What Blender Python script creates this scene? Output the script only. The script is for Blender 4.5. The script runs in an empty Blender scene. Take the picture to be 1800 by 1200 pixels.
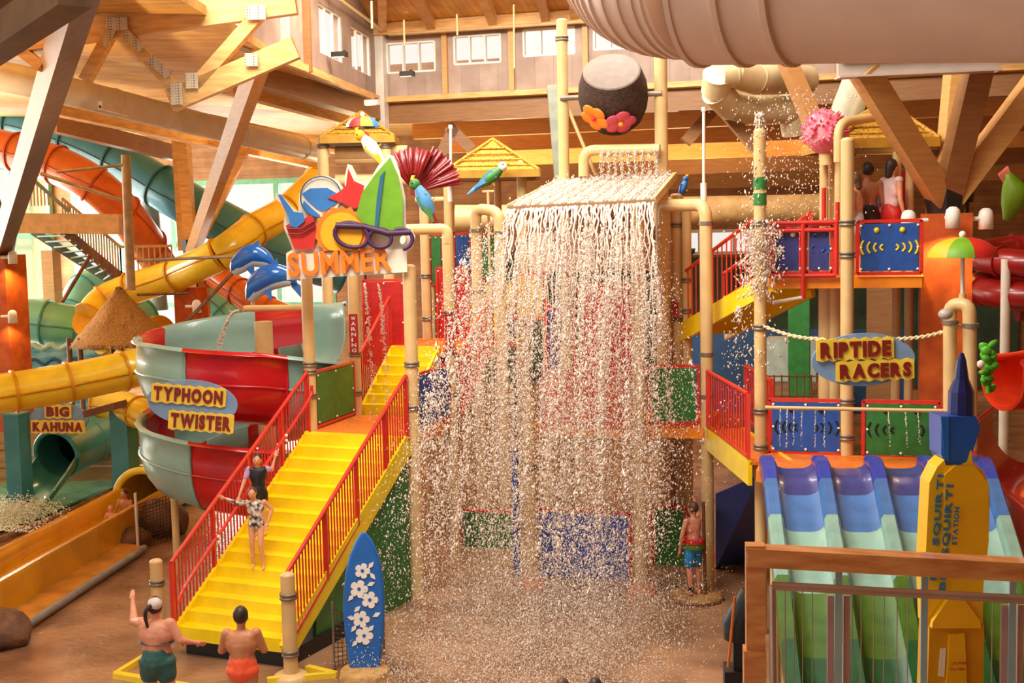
import bpy, math, random
import numpy as np
from mathutils import Vector, Matrix
random.seed(7); rng = np.random.default_rng(11)
scene = bpy.context.scene
C = scene.collection
PI = math.pi
# ------------------------------------------------------------------ camera
FPX = 2200.0; PITCH = math.radians(5.2); ROLL = math.radians(1.2); YAW = math.radians(16.0); CZ = 6.5
HF = Vector((-math.sin(YAW), math.cos(YAW), 0)); R0 = Vector((math.cos(YAW), math.sin(YAW), 0)); ZUP = Vector((0, 0, 1))
FW = HF*math.cos(PITCH) - ZUP*math.sin(PITCH); U0 = HF*math.sin(PITCH) + ZUP*math.cos(PITCH)
RT = R0*math.cos(ROLL) - U0*math.sin(ROLL); UP = U0*math.cos(ROLL) + R0*math.sin(ROLL)
EYE = Vector((0, 0, CZ))
cam_data = bpy.data.cameras.new('camera'); cam_data.sensor_width = 36.0; cam_data.lens = FPX/1800*36
cam_data.clip_start = 0.1; cam_data.clip_end = 400
cam = bpy.data.objects.new('camera', cam_data); C.objects.link(cam)
cam.matrix_world = Matrix(((RT.x, UP.x, -FW.x, 0), (RT.y, UP.y, -FW.y, 0), (RT.z, UP.z, -FW.z, CZ), (0, 0, 0, 1)))
scene.camera = cam
# ------------------------------------------------------------------ daylight, lamps and added fill lights
world = bpy.data.worlds.new('daylight'); scene.world = world; world.use_nodes = True
bg = world.node_tree.nodes['Background']; bg.inputs[0].default_value = (1.0, 0.94, 0.86, 1); bg.inputs[1].default_value = 0.95
def area_light(name, loc, target, size, power, col):
    l = bpy.data.lights.new(name, 'AREA'); l.shape = 'RECTANGLE'; l.size, l.size_y = size; l.energy = power; l.color = col
    o = bpy.data.objects.new(name, l); C.objects.link(o); o.location = loc
    o.rotation_euler = (Vector(target) - Vector(loc)).to_track_quat('-Z', 'Y').to_euler()
    return o
area_light('overhead_fill', (-7, 11, 17), (-7, 22, 2), (8, 6), 3000, (1.0, 0.93, 0.82))  # fill panel added overhead out of view; the roof has no skylight
area_light('overhead_fill', (-13, 14, 16), (-14, 25, 0), (6, 5), 1700, (1.0, 0.94, 0.84))  # second overhead fill panel, added out of view for the left side
area_light('window_daylight', (-35.2, 35.5, 5.2), (-20, 35.5, 4.5), (22, 8), 9000, (1.0, 0.95, 0.85))
area_light('window_daylight', (-27, 48.2, 4.8), (-27, 30, 4.5), (11.6, 7.2), 2600, (1.0, 0.95, 0.85))
area_light('clerestory_fill', (-7, 25, 13.4), (-7, 30, 4), (8, 4), 2200, (1.0, 0.94, 0.84))  # unseen fill panel added under the clerestory roof to brighten the centre
vs = scene.view_settings; vs.view_transform = 'Standard'; vs.look = 'None'; vs.gamma = 1.0; vs.use_curve_mapping = False; vs.exposure = 0.07
# ------------------------------------------------------------------ measuring helpers: a photo direction plus a real distance gives a place
def ray(u, v): return FW + RT*((u-900)/FPX) - UP*((v-600)/FPX)
def DD(u, v, d): k = ray(u, v); return EYE + k*(d/k.dot(HF))
def GG(u, v, z=0.0): k = ray(u, v); return EYE + k*((z-CZ)/k.z)
def YY(u, v, y): k = ray(u, v); return EYE + k*(y/k.y)
def PX(p): q = Vector(p)-EYE; d = q.dot(FW); return (900+FPX*q.dot(RT)/d, 600-FPX*q.dot(UP)/d)
def zat(x, y, v):
    a, b = -3.0, 25.0
    for _ in range(40):
        m = (a+b)/2
        if PX((x, y, m))[1] > v: a = m
        else: b = m
    return (a+b)/2
def depth(p): return (Vector(p)-EYE).dot(HF)
# ------------------------------------------------------------------ materials
def lin(c):
    return tuple(((x/255)/12.92 if x/255 <= .04045 else ((x/255+.055)/1.055)**2.4) for x in c)
MATS = {}
def mat(name, col, rough=.5, var=.12, scale=4.0, bump=0.0, metal=0.0, stretch=None, col2=None, spec=.5, coat=0.0, trans=0.0, alpha=1.0, bscale=None, detail=4):
    if name in MATS: return MATS[name]
    m = bpy.data.materials.new(name); m.use_nodes = True; nt = m.node_tree; N = nt.nodes; L = nt.links
    b = N['Principled BSDF']; b.inputs['Roughness'].default_value = rough; b.inputs['Metallic'].default_value = metal
    b.inputs['Specular IOR Level'].default_value = spec; b.inputs['Coat Weight'].default_value = coat
    if trans: b.inputs['Transmission Weight'].default_value = trans
    if alpha < 1: b.inputs['Alpha'].default_value = alpha
    a = lin(col); a2 = lin(col2) if col2 else tuple(max(0, x*(1-var*2)) for x in a)
    if not col2: a = tuple(min(1, x*(1+var*.35)) for x in a)
    tc = N.new('ShaderNodeTexCoord'); mp = N.new('ShaderNodeMapping'); L.new(tc.outputs['Object'], mp.inputs[0])
    if stretch: mp.inputs['Scale'].default_value = stretch
    nz = N.new('ShaderNodeTexNoise'); nz.inputs['Scale'].default_value = scale; nz.inputs['Detail'].default_value = detail
    L.new(mp.outputs[0], nz.inputs['Vector'])
    cr = N.new('ShaderNodeValToRGB'); cr.color_ramp.elements[0].position = .35; cr.color_ramp.elements[1].position = .65
    cr.color_ramp.elements[0].color = (*a2, 1); cr.color_ramp.elements[1].color = (*a, 1)
    L.new(nz.outputs[0], cr.inputs[0]); L.new(cr.outputs[0], b.inputs['Base Color'])
    if bump:
        n2 = N.new('ShaderNodeTexNoise'); n2.inputs['Scale'].default_value = bscale or scale*3; L.new(mp.outputs[0], n2.inputs['Vector'])
        bp = N.new('ShaderNodeBump'); bp.inputs['Strength'].default_value = bump; bp.inputs['Distance'].default_value = .05
        L.new(n2.outputs[0], bp.inputs['Height']); L.new(bp.outputs[0], b.inputs['Normal'])
    MATS[name] = m; return m
def planks(name, col, col2, width=.14, axis=0, rough=.55, gap=.06):
    """boards with fine joints, for cladding too far away to tell the boards apart"""
    if name in MATS: return MATS[name]
    m = mat(name, col, rough, col2=col2, scale=1.6, stretch=(1, 1, 1), bump=0.0); nt = m.node_tree; N = nt.nodes; L = nt.links
    b = N['Principled BSDF']; tc = N['Texture Coordinate']; sp = N.new('ShaderNodeSeparateXYZ'); L.new(tc.outputs['Object'], sp.inputs[0])
    d = N.new('ShaderNodeMath'); d.operation = 'DIVIDE'; L.new(sp.outputs[axis], d.inputs[0]); d.inputs[1].default_value = width
    fr = N.new('ShaderNodeMath'); fr.operation = 'FRACT'; L.new(d.outputs[0], fr.inputs[0])
    lt = N.new('ShaderNodeMath'); lt.operation = 'LESS_THAN'; L.new(fr.outputs[0], lt.inputs[0]); lt.inputs[1].default_value = gap
    fl = N.new('ShaderNodeMath'); fl.operation = 'FLOOR'; L.new(d.outputs[0], fl.inputs[0])
    wn = N.new('ShaderNodeTexWhiteNoise'); wn.noise_dimensions = '1D'; L.new(fl.outputs[0], wn.inputs['W'])
    mx = N.new('ShaderNodeMix'); mx.data_type = 'RGBA'; mx.blend_type = 'MULTIPLY'; mx.inputs[0].default_value = .22
    src = b.inputs['Base Color'].links[0].from_socket; L.new(src, mx.inputs[6]); L.new(wn.outputs['Value'], mx.inputs[7])
    m2 = N.new('ShaderNodeMix'); m2.data_type = 'RGBA'; m2.blend_type = 'MULTIPLY'; L.new(lt.outputs[0], m2.inputs[0]); L.new(mx.outputs[2], m2.inputs[6]); m2.inputs[7].default_value = (.55, .45, .38, 1)
    L.new(m2.outputs[2], b.inputs['Base Color'])
    return m
def emit(name, col, strength):
    if name in MATS: return MATS[name]
    m = bpy.data.materials.new(name); m.use_nodes = True; b = m.node_tree.nodes['Principled BSDF']
    b.inputs['Base Color'].default_value = (*lin(col), 1); b.inputs['Emission Color'].default_value = (*lin(col), 1); b.inputs['Emission Strength'].default_value = strength
    MATS[name] = m; return m
# ------------------------------------------------------------------ mesh helpers
class MB:
    def __init__(s): s.v = []; s.f = []; s.s = []
    def add(s, vs, fs, smooth=False):
        n = len(s.v); s.v += [tuple(x) for x in vs]; s.f += [tuple(i+n for i in f) for f in fs]; s.s += [smooth]*len(fs); return s
    def box(s, c, size, R=None):
        c = Vector(c); h = [x/2 for x in size]
        vs = [Vector((sx*h[0], sy*h[1], sz*h[2])) for sx in (-1, 1) for sy in (-1, 1) for sz in (-1, 1)]
        if R is not None: vs = [R @ x for x in vs]
        return s.add([c+x for x in vs], [(0, 1, 3, 2), (4, 6, 7, 5), (0, 4, 5, 1), (2, 3, 7, 6), (0, 2, 6, 4), (1, 5, 7, 3)])
    def bar(s, a, b, w, h, up=(0, 0, 1)):
        a = Vector(a); b = Vector(b); d = (b-a).normalized(); up = Vector(up)
        sd = d.cross(up)
        if sd.length < 1e-4: sd = d.cross(Vector((1, 0, 0)))
        sd.normalize(); u2 = sd.cross(d)
        vs = [p + sd*(i*w/2) + u2*(j*h/2) for p in (a, b) for i in (-1, 1) for j in (-1, 1)]
        return s.add(vs, [(0, 1, 3, 2), (4, 6, 7, 5), (0, 4, 5, 1), (2, 3, 7, 6), (0, 2, 6, 4), (1, 5, 7, 3)])
    def tube(s, pts, r, n=12, cap=True, closed=False, smooth=True):
        pts = [Vector(p) for p in pts]; m = len(pts); rs = list(r) if hasattr(r, '__len__') else [r]*m
        ref = None; rings = []
        for i, p in enumerate(pts):
            if closed: d = pts[(i+1) % m]-pts[i-1]
            else: d = pts[min(i+1, m-1)]-pts[max(i-1, 0)]
            d.normalize()
            if ref is None: ref = d.orthogonal().normalized() if abs(d.z) > .9 else d.cross(ZUP).normalized()
            ref = (ref - d*ref.dot(d)).normalized(); b = d.cross(ref)
            rings.append([p + (ref*math.cos(2*PI*k/n)+b*math.sin(2*PI*k/n))*rs[i] for k in range(n)])
        vs = [x for rg in rings for x in rg]; fs = []
        for i in range(m if closed else m-1):
            a = i*n; b2 = ((i+1) % m)*n
            fs += [(a+k, a+(k+1) % n, b2+(k+1) % n, b2+k) for k in range(n)]
        s.add(vs, fs, smooth)
        if cap and not closed:
            s.add(rings[0], [tuple(range(n-1, -1, -1))]); s.add(rings[-1], [tuple(range(n))])
        return s
    def lathe(s, prof, c, n=16, axis=None, smooth=True, a0=0, a1=2*PI):
        c = Vector(c); R = ZUP.rotation_difference(Vector(axis)).to_matrix() if axis is not None else Matrix.Identity(3)
        full = abs(a1-a0-2*PI) < 1e-6; k = n if full else n+1
        vs = [c + R @ Vector((r*math.cos(a0+(a1-a0)*i/n), r*math.sin(a0+(a1-a0)*i/n), z)) for (r, z) in prof for i in range(k)]
        fs = []
        for j in range(len(prof)-1):
            for i in range(n): fs.append((j*k+i, j*k+(i+1) % k, (j+1)*k+(i+1) % k, (j+1)*k+i))
        return s.add(vs, fs, smooth)
    def blob(s, c, r, R=None, nu=12, nv=8):
        c = Vector(c); r = r if hasattr(r, '__len__') else (r, r, r); vs = []; fs = []
        for j in range(1, nv):
            t = PI*j/nv
            for i in range(nu):
                a = 2*PI*i/nu; p = Vector((r[0]*math.sin(t)*math.cos(a), r[1]*math.sin(t)*math.sin(a), r[2]*math.cos(t)))
                vs.append(c + (R @ p if R is not None else p))
        for z in (r[2], -r[2]):
            p = Vector((0, 0, z)); vs.append(c + (R @ p if R is not None else p))
        t0 = len(vs)-2
        for j in range(nv-2):
            for i in range(nu): fs.append((j*nu+i, (j+1)*nu+i, (j+1)*nu+(i+1) % nu, j*nu+(i+1) % nu))
        for i in range(nu):
            fs.append((t0, i, (i+1) % nu)); fs.append((t0+1, (nv-2)*nu+(i+1) % nu, (nv-2)*nu+i))
        return s.add(vs, fs, True)
    def prism(s, poly, off):
        poly = [Vector(p) for p in poly]; off = Vector(off); n = len(poly)
        s.add(poly+[p+off for p in poly], [tuple(range(n)), tuple(range(2*n-1, n-1, -1))]+[(i, i+n, (i+1) % n+n, (i+1) % n) for i in range(n)])
        return s
    def grid(s, rows, closed=False, smooth=True):
        m = len(rows[0]); vs = [p for r in rows for p in r]; fs = []
        for i in range(len(rows)-1):
            for j in range(m if closed else m-1):
                fs.append((i*m+j, i*m+(j+1) % m, (i+1)*m+(j+1) % m, (i+1)*m+j))
        return s.add(vs, fs, smooth)
    def shell(s, rows, t, smooth=True):
        """a sheet of points given a real thickness"""
        rows = [[Vector(p) for p in r] for r in rows]; n = len(rows); m = len(rows[0]); back = []
        for i in range(n):
            br = []
            for j in range(m):
                du = rows[min(i+1, n-1)][j]-rows[max(i-1, 0)][j]; dv = rows[i][min(j+1, m-1)]-rows[i][max(j-1, 0)]
                k = du.cross(dv); k = k.normalized() if k.length > 1e-9 else ZUP
                br.append(rows[i][j]+k*t)
            back.append(br)
        s.grid(rows, smooth=smooth); s.grid([list(r) for r in back][::-1], smooth=smooth)
        edge = [(rows[0], back[0]), (back[-1], rows[-1])]
        for a, b in edge: s.grid([b, a], smooth=False)
        s.grid([[r[0] for r in rows], [r[0] for r in back]], smooth=False); s.grid([[r[-1] for r in back], [r[-1] for r in rows]], smooth=False)
        return s
def mesh_of(mb, name, origin=None):
    o = Vector(origin) if origin is not None else None
    if o is None:
        a = np.array(mb.v); o = Vector((a.min(0)+a.max(0))/2)
    me = bpy.data.meshes.new(name); me.from_pydata([Vector(p)-o for p in mb.v], [], mb.f)
    me.polygons.foreach_set('use_smooth', mb.s); me.validate(); me.update()
    return me, o
def wloc(o):
    p = o.location.copy(); q = o.parent
    while q: p += q.location; q = q.parent
    return p
def tag(o, label=None, cat=None, group=None, kind=None):
    if label: o['label'] = label
    if cat: o['category'] = cat
    if group: o['group'] = group
    if kind: o['kind'] = kind
    return o
def put(mb, name, m, parent=None, label=None, cat=None, group=None, kind=None, origin=None):
    me, o = mesh_of(mb, name, origin)
    for x in (m if isinstance(m, (list, tuple)) else [m]): me.materials.append(x)
    ob = bpy.data.objects.new(name, me); C.objects.link(ob); ob.location = o
    if parent is not None: ob.parent = parent; ob.location = o - wloc(parent)
    return tag(ob, label, cat, group, kind)
def inst(name, me, loc, parent=None, rot=None, scale=None):
    ob = bpy.data.objects.new(name, me); C.objects.link(ob); ob.location = Vector(loc)
    if parent is not None: ob.parent = parent; ob.location = Vector(loc) - wloc(parent)
    if rot is not None: ob.rotation_euler = rot
    if scale is not None: ob.scale = scale
    return ob
def thing(name, label, cat, loc=(0, 0, 0), group=None, kind=None):
    o = bpy.data.objects.new(name, None); C.objects.link(o); o.location = Vector(loc); o.empty_display_size = .2
    return tag(o, label, cat, group, kind)
def bez(pts, n=8):
    """smooth curve through points (Catmull-Rom)"""
    P = [Vector(p) for p in pts]; P = [P[0]*2-P[1]]+P+[P[-1]*2-P[-2]]; out = []
    for i in range(1, len(P)-2):
        for k in range(n):
            t = k/n; a, b, c, d = P[i-1], P[i], P[i+1], P[i+2]
            out.append(.5*((2*b)+(c-a)*t+(2*a-5*b+4*c-d)*t*t+(3*b-a-3*c+d)*t**3))
    out.append(P[-2]); return out
def frame(o, x, y, z): return Matrix(((x[0], y[0], z[0]), (x[1], y[1], z[1]), (x[2], y[2], z[2])))
GLYPH = {}
def glyph(ch, bold):
    if (ch, bold) not in GLYPH:
        cu = bpy.data.curves.new('txt', 'FONT'); cu.body = ch; cu.extrude = .5; cu.offset = bold; cu.resolution_u = 3
        ob = bpy.data.objects.new('txt', cu); C.objects.link(ob)
        dg = bpy.context.evaluated_depsgraph_get(); me = bpy.data.meshes.new_from_object(ob.evaluated_get(dg))
        bpy.data.objects.remove(ob); co = np.zeros(len(me.vertices)*3); me.vertices.foreach_get('co', co); co = co.reshape(-1, 3)
        GLYPH[(ch, bold)] = (co, [tuple(p.vertices) for p in me.polygons]); bpy.data.meshes.remove(me)
    return GLYPH[(ch, bold)]
def lettering(text, name, m, parent, origin, ex, ey, height, width=None, depth_=.02, bold=.0, space=1.0, label=None):
    """extruded letters, each its own piece: origin = left end of the baseline, ex/ey = unit directions, height = capital height"""
    ex = Vector(ex); ey = Vector(ey); ez = ex.cross(ey); O = Vector(origin); gs = [glyph(c, bold) if c != ' ' else None for c in text]
    lo = min(g[0][:, 1].min() for g in gs if g); hi = max(g[0][:, 1].max() for g in gs if g); sy = height/(hi-lo); gap = .05+bold
    tot = sum((g[0][:, 0].max()-g[0][:, 0].min()) if g else .25 for g in gs)+gap*(len(gs)-1); sx = width/tot if width else sy; x = 0.0; last = None
    for g in gs:
        if g is None: x += .25+gap; continue
        co, fs = g; x0 = co[:, 0].min(); w = co[:, 0].max()-x0
        last = put(MB().add([O + ex*((c[0]-x0+x)*sx) + ey*((c[1]-lo)*sy) + ez*(c[2]*depth_) for c in co], fs), name if len(text) == 1 else 'letter', m, parent, label); x += w+gap
    return last
# ------------------------------------------------------------------ palette
M_FLOOR = mat('wet_brown_concrete', (174, 132, 98), .2, col2=(130, 94, 68), scale=.9, bump=.25, bscale=9, spec=.5)
M_WOOD = planks('pine_boarding', (246, 200, 118), (222, 164, 84), .16, 1)
M_WOODX = planks('pine_roof_decking', (246, 196, 110), (218, 158, 78), .18, 0)
M_WOODZ = planks('pine_wall_boarding', (188, 134, 78), (160, 108, 60), .2, 2)
M_CLAD = planks('pale_clerestory_cladding', (190, 164, 146), (170, 142, 124), .5, 0, gap=.015)
M_GLU = mat('glulam_timber', (212, 162, 96), .5, col2=(198, 148, 84), scale=2.2, stretch=(1, 1, 9), bump=.05)
M_GLUD = mat('brown_glulam_timber', (156, 110, 64), .5, col2=(142, 98, 56), scale=2.2, stretch=(1, 1, 9))
M_GLUL = mat('light_glulam_timber', (238, 190, 118), .5, col2=(214, 158, 88), scale=2.2, stretch=(1, 1, 6))
M_STEEL = mat('black_steel', (46, 38, 34), .45, .2)
M_PLATE = mat('galvanized_nail_plate', (206, 196, 176), .4, .25, scale=40, metal=.2)
M_DUCT = mat('galvanized_duct', (232, 224, 208), .45, .06, scale=2, metal=.1)
M_DUCTP = mat('painted_beige_duct', (236, 204, 182), .42, .05, scale=1.5, spec=.4)
M_CREAM = mat('cream_painted_pipe', (220, 184, 126), .4, .06, scale=3, spec=.5)
M_CLAMP = mat('grey_pipe_clamp', (134, 120, 104), .4, .15, metal=.4)
M_YEL = mat('yellow_fibreglass', (250, 218, 16), .28, .06, scale=3, coat=.3)
M_YELSL = mat('yellow_slide_gelcoat', (252, 220, 52), .25, .08, scale=1.5, coat=.4)
M_RED = mat('red_painted_steel', (216, 44, 30), .35, .08, coat=.3)
M_REDSL = mat('red_slide_gelcoat', (204, 24, 32), .25, .08, scale=1.5, coat=.4)
M_DRED = mat('dark_red_gelcoat', (150, 22, 20), .3, .1, coat=.3)
M_MINT = mat('mint_slide_gelcoat', (148, 192, 182), .3, .08, scale=1.5, coat=.3)
M_TEAL = mat('teal_slide_gelcoat', (58, 142, 168), .3, .1, scale=1.5, coat=.3)
M_AQUA = mat('aqua_green_gelcoat', (122, 200, 182), .3, .1, scale=1.2, coat=.3)
M_ORSL = mat('orange_slide_gelcoat', (228, 112, 34), .3, .1, scale=1.5, coat=.3)
M_GREEN = mat('green_play_panel', (52, 126, 58), .4, .12, scale=6)
M_BLUE = mat('blue_play_panel', (38, 84, 164), .4, .1, scale=6)
M_ORANGE = mat('orange_deck_coating', (226, 118, 30), .5, .12, scale=8, bump=.1)
M_WHITE = mat('white_paint', (240, 234, 222), .45, .04)
M_BLACK = mat('black_rubber', (24, 22, 22), .5, .2, scale=20)
M_WEAVE = mat('woven_yellow_roof', (214, 162, 44), .6, col2=(140, 92, 16), scale=26, bump=.4)
M_THATCH = mat('straw_thatch', (196, 152, 86), .8, col2=(142, 100, 48), scale=30, stretch=(1, 1, .4), bump=.6)
M_ROCK = mat('brown_rockwork', (130, 92, 64), .7, col2=(84, 56, 38), scale=3, bump=.6)
M_ORCOL = mat('orange_rust_column', (206, 96, 22), .6, col2=(168, 66, 14), scale=2.5, bump=.1)
M_WATER = mat('pool_water', (126, 202, 172), .12, col2=(84, 170, 148), scale=1.2, bump=.5, bscale=5, spec=.6)
M_FOAM = mat('falling_water', (236, 218, 202), .35, .04, scale=8, spec=.5)
M_FRAMEG = mat('green_window_frame', (120, 190, 150), .4, .1)
M_GLASS = mat('tinted_window_glass', (206, 246, 226), .05, .01, alpha=.16)
M_CLEAR = mat('clear_window_glass', (250, 250, 246), .08, .02, alpha=.06)
M_BROWNT = mat('brown_timber_post', (122, 74, 40), .6, .2, stretch=(1, 1, .2), scale=8)
M_WALLG = mat('dark_green_mural_wall', (44, 72, 40), .7, col2=(26, 44, 26), scale=1.2)
# ------------------------------------------------------------------ setting: floor, walls, roof
def quad(name, pts, m, t=.12, kind='structure', **k):
    P = [Vector(p) for p in pts]; n = (P[1]-P[0]).cross(P[2]-P[0]).normalized()
    return put(MB().prism(P, n*t), name, m, kind=kind, **k)
put(MB().box((-10, 25, -.1), (90, 60, .2)), 'floor', M_FLOOR, kind='structure', label='wet brown concrete floor of the water park')
YB = 31.74; XL = -12.68; ZB = 9.91
# back wall of the hall, its window strip and the mural below
def wall_with_holes(name, axis, pos, a0, a1, z0, z1, holes, m, t=.25, label=None):
    """axis 'x': wall runs along x at y=pos; holes = (a, b, zlo, zhi)"""
    mb = MB(); xs = sorted({a0, a1, *[h[0] for h in holes], *[h[1] for h in holes]}); zs = sorted({z0, z1, *[h[2] for h in holes], *[h[3] for h in holes]})
    for i in range(len(xs)-1):
        for j in range(len(zs)-1):
            cx = (xs[i]+xs[i+1])/2; cz = (zs[j]+zs[j+1])/2
            if any(h[0] < cx < h[1] and h[2] < cz < h[3] for h in holes): continue
            if axis == 'x': mb.box((cx, pos+t/2, cz), (xs[i+1]-xs[i], t, zs[j+1]-zs[j]))
            else: mb.box((pos-t/2, cx, cz), (t, xs[i+1]-xs[i], zs[j+1]-zs[j]))
    return put(mb, name, m, kind='structure', label=label)
def window(name, axis, pos, a0, a1, z0, z1, nx, nz, fw, mf, mg, label):
    root = thing(name, label, None, ((a0+a1)/2, pos, z0) if axis == 'x' else (pos, (a0+a1)/2, z0), kind='structure')
    def b(ca, cz, sa, sz, th, nm, m):
        c = (ca, pos+.05, cz) if axis == 'x' else (pos-.05, ca, cz); s = (sa, th, sz) if axis == 'x' else (th, sa, sz)
        put(MB().box(c, s), nm, m, root)
    for i in range(nx+1): b(a0+(a1-a0)*i/nx, (z0+z1)/2, fw, z1-z0, .14, 'mullion', mf)
    for j in range(nz+1): b((a0+a1)/2, z0+(z1-z0)*j/nz, a1-a0, fw, .12, 'transom', mf)
    for i in range(nx):
        for j in range(nz):
            b(a0+(a1-a0)*(i+.5)/nx, z0+(z1-z0)*(j+.5)/nz, (a1-a0)/nx-fw, (z1-z0)/nz-fw, .012, 'pane', mg)
    return root
YW = 47.0; XW = -34.0
sA = YY(1170, 446, YW); sB = YY(1352, 404, YW)
sz0, sz1 = sA.z, sB.z
lA = YY(330, 580, YW); lB = YY(470, 330, YW)
wall_with_holes('wall_back', 'x', YW, XW-2, 10, -.1, 13, [(sA.x, sB.x, sz0, sz1), (-33.0, -21.0, 1.0, 8.6)], M_WOODZ, label='timber boarded far wall of the hall')
window('window_1', 'x', YW, sA.x, sB.x, sz0, sz1, 3, 1, .12, M_WHITE, M_CLEAR, 'long strip window high behind the red upper stair rail')
window('window_2', 'x', YW, -33, -21, 1.0, 8.6, 5, 3, .22, M_FRAMEG, M_GLASS, 'tall green-framed glazing on the far wall behind the blue and yellow slides')
wall_with_holes('wall_left', 'y', XW, 16, YW, -.1, 13, [(24, 46.8, 1.0, 9.4)], M_WOODZ, label='timber boarded left wall of the hall')
window('window_3', 'y', XW, 24, 46.8, 1.0, 9.4, 9, 3, .25, M_FRAMEG, M_GLASS, 'large green-framed window wall at the left behind the steel stairs')
put(MB().box((-6.0, YW-.3, 2.9), (22, .2, sz0*2-6.1)), 'trim_1', M_WALLG, kind='structure', label='dark green painted band on the far wall')
wall_with_holes('wall_right', 'y', 9.0, -8, YW, -.1, 13, [], M_WOODZ, label='shaded timber wall at the right of the hall')  # near end lengthened out of view to darken the right side
wall_with_holes('wall_front_shade', 'x', -8.0, -2.0, 9.2, -.1, 13, [], M_WOODZ, label='unseen timber wall added behind the balcony to shade the right side')  # out of view, added to block light from the right side
# sloping timber roof round the raised clerestory
def zl(x): return 9.95-.04*(x+11.4)
quad('ceiling', [(-7.8, 9, zl(-7.8)), (-9.6, 16.5, zl(-9.6)), (-11.41, 23.18, zl(-11.41)), (-12.7, YB, zl(-12.7)), (-12.7, YW+1, zl(-12.7)), (-36, YW+1, zl(-36)), (-36, 9, zl(-36))], M_WOOD, .15, label='sloping pine boarded roof over the left slides')
quad('ceiling', [(-12.7, YB, ZB-.02), (16, YB, ZB-.02), (16, YW+1, ZB-1.9), (-12.7, YW+1, ZB-1.9)], M_WOODX, .15, label='sloping pine roof decking beyond the clerestory wall')
quad('ceiling', [(-2.0, -8, 11.8), (10, -8, 10.2), (10, YB, 10.2), (1.4, YB, 11.4), (1.4, 13, 11.4), (-2.0, 13, 11.8)], M_WOODX, .15, label='shaded timber roof over the right hand slides')  # near part extended out of view over the balcony to darken the right
# clerestory: back wall with windows, angled left wall with windows, and its roof
hol = []
for (u0, v0, u1, v1) in ((680, 75, 765, 125), (798, 62, 880, 110), (920, 50, 1010, 95), (1044, 42, 1130, 84)):
    a = YY(u0, v0, YB); b = YY(u1, v1, YB); hol.append((a.x, b.x, b.z+.02, a.z-.04))
wall_with_holes('wall_clerestory', 'x', YB, XL, 4.0, ZB, 13.2, hol, M_CLAD, .2, label='pale clad clerestory wall above the water playground')
ordn = ('leftmost', 'second', 'third', 'rightmost')
for i, h in enumerate(hol): window('window_%d' % (4+i), 'x', YB, *h, 3, 1, .05, M_WHITE, M_CLEAR, 'bright clerestory window, %s in the row under the roof' % ordn[i])
A = Vector((-11.41, 23.18, 0)); B = Vector((XL, YB, 0)); dL = (B-A).normalized(); LL = (B-A).length
def lw(s, z, o=0.0): return A + dL*s + Vector((0, 0, z)) + Vector((-dL.y, dL.x, 0))*o
def onleft(u, v):
    k = ray(u, v); n = Vector((dL.y, -dL.x, 0)); t = (A-EYE).dot(n)/k.dot(n); p = EYE+k*t; return (p-A).dot(dL), p.z
lh = []
for (u0, v0, u1, v1) in ((560, 26, 602, 94), (617, 62, 652, 120)):
    s0, z0 = onleft(u0, v0); s1, z1 = onleft(u1, v1); lh.append((s0, s1, (z1+onleft(u0, v1)[1])/2-.1, onleft(u1, v0)[1]-.05))
mb = MB(); xs = sorted({-2.0, LL, *[x for h in lh for x in h[:2]]}); zs = sorted({ZB, 14.5, *[x for h in lh for x in h[2:]]})
for i in range(len(xs)-1):
    for j in range(len(zs)-1):
        cs, cz = (xs[i]+xs[i+1])/2, (zs[j]+zs[j+1])/2
        if any(h[0] < cs < h[1] and h[2] < cz < h[3] for h in lh): continue
        mb.prism([lw(xs[i], zs[j]), lw(xs[i+1], zs[j]), lw(xs[i+1], zs[j+1]), lw(xs[i], zs[j+1])], lw(0, 0, .2)-lw(0, 0))
put(mb, 'wall_clerestory', M_CLAD, kind='structure', label='pale clad side wall of the clerestory meeting the truss')
for i, h in enumerate(lh):
    r = thing('window_%d' % (8+i), 'narrow clerestory window on the side wall, %s' % ('nearest the truss' if i == 0 else 'next to the corner'), None, lw(h[0], h[2]), kind='structure')
    for k in range(4): put(MB().bar(lw(h[0]+(h[1]-h[0])*k/3, h[2], .06), lw(h[0]+(h[1]-h[0])*k/3, h[3], .06), .06, .06, dL), 'mullion', M_WHITE, r)
    for z in (h[2], h[3]): put(MB().bar(lw(h[0], z, .06), lw(h[1], z, .06), .06, .06), 'transom', M_WHITE, r)
    for k in range(3):
        a0 = h[0]+(h[1]-h[0])*k/3+.03; a1 = h[0]+(h[1]-h[0])*(k+1)/3-.03
        put(MB().prism([lw(a0, h[2], .06), lw(a1, h[2], .06), lw(a1, h[3], .06), lw(a0, h[3], .06)], lw(0, 0, .012)-lw(0, 0)), 'pane', M_CLEAR, r)
quad('ceiling', [(XL-.3, YB+.3, 11.95), (5, YB+.3, 11.95), (5, 19, 15.2), (-10.6, 19, 15.2)], M_WOODX, .15, label='raised pine roof of the clerestory')
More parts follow.
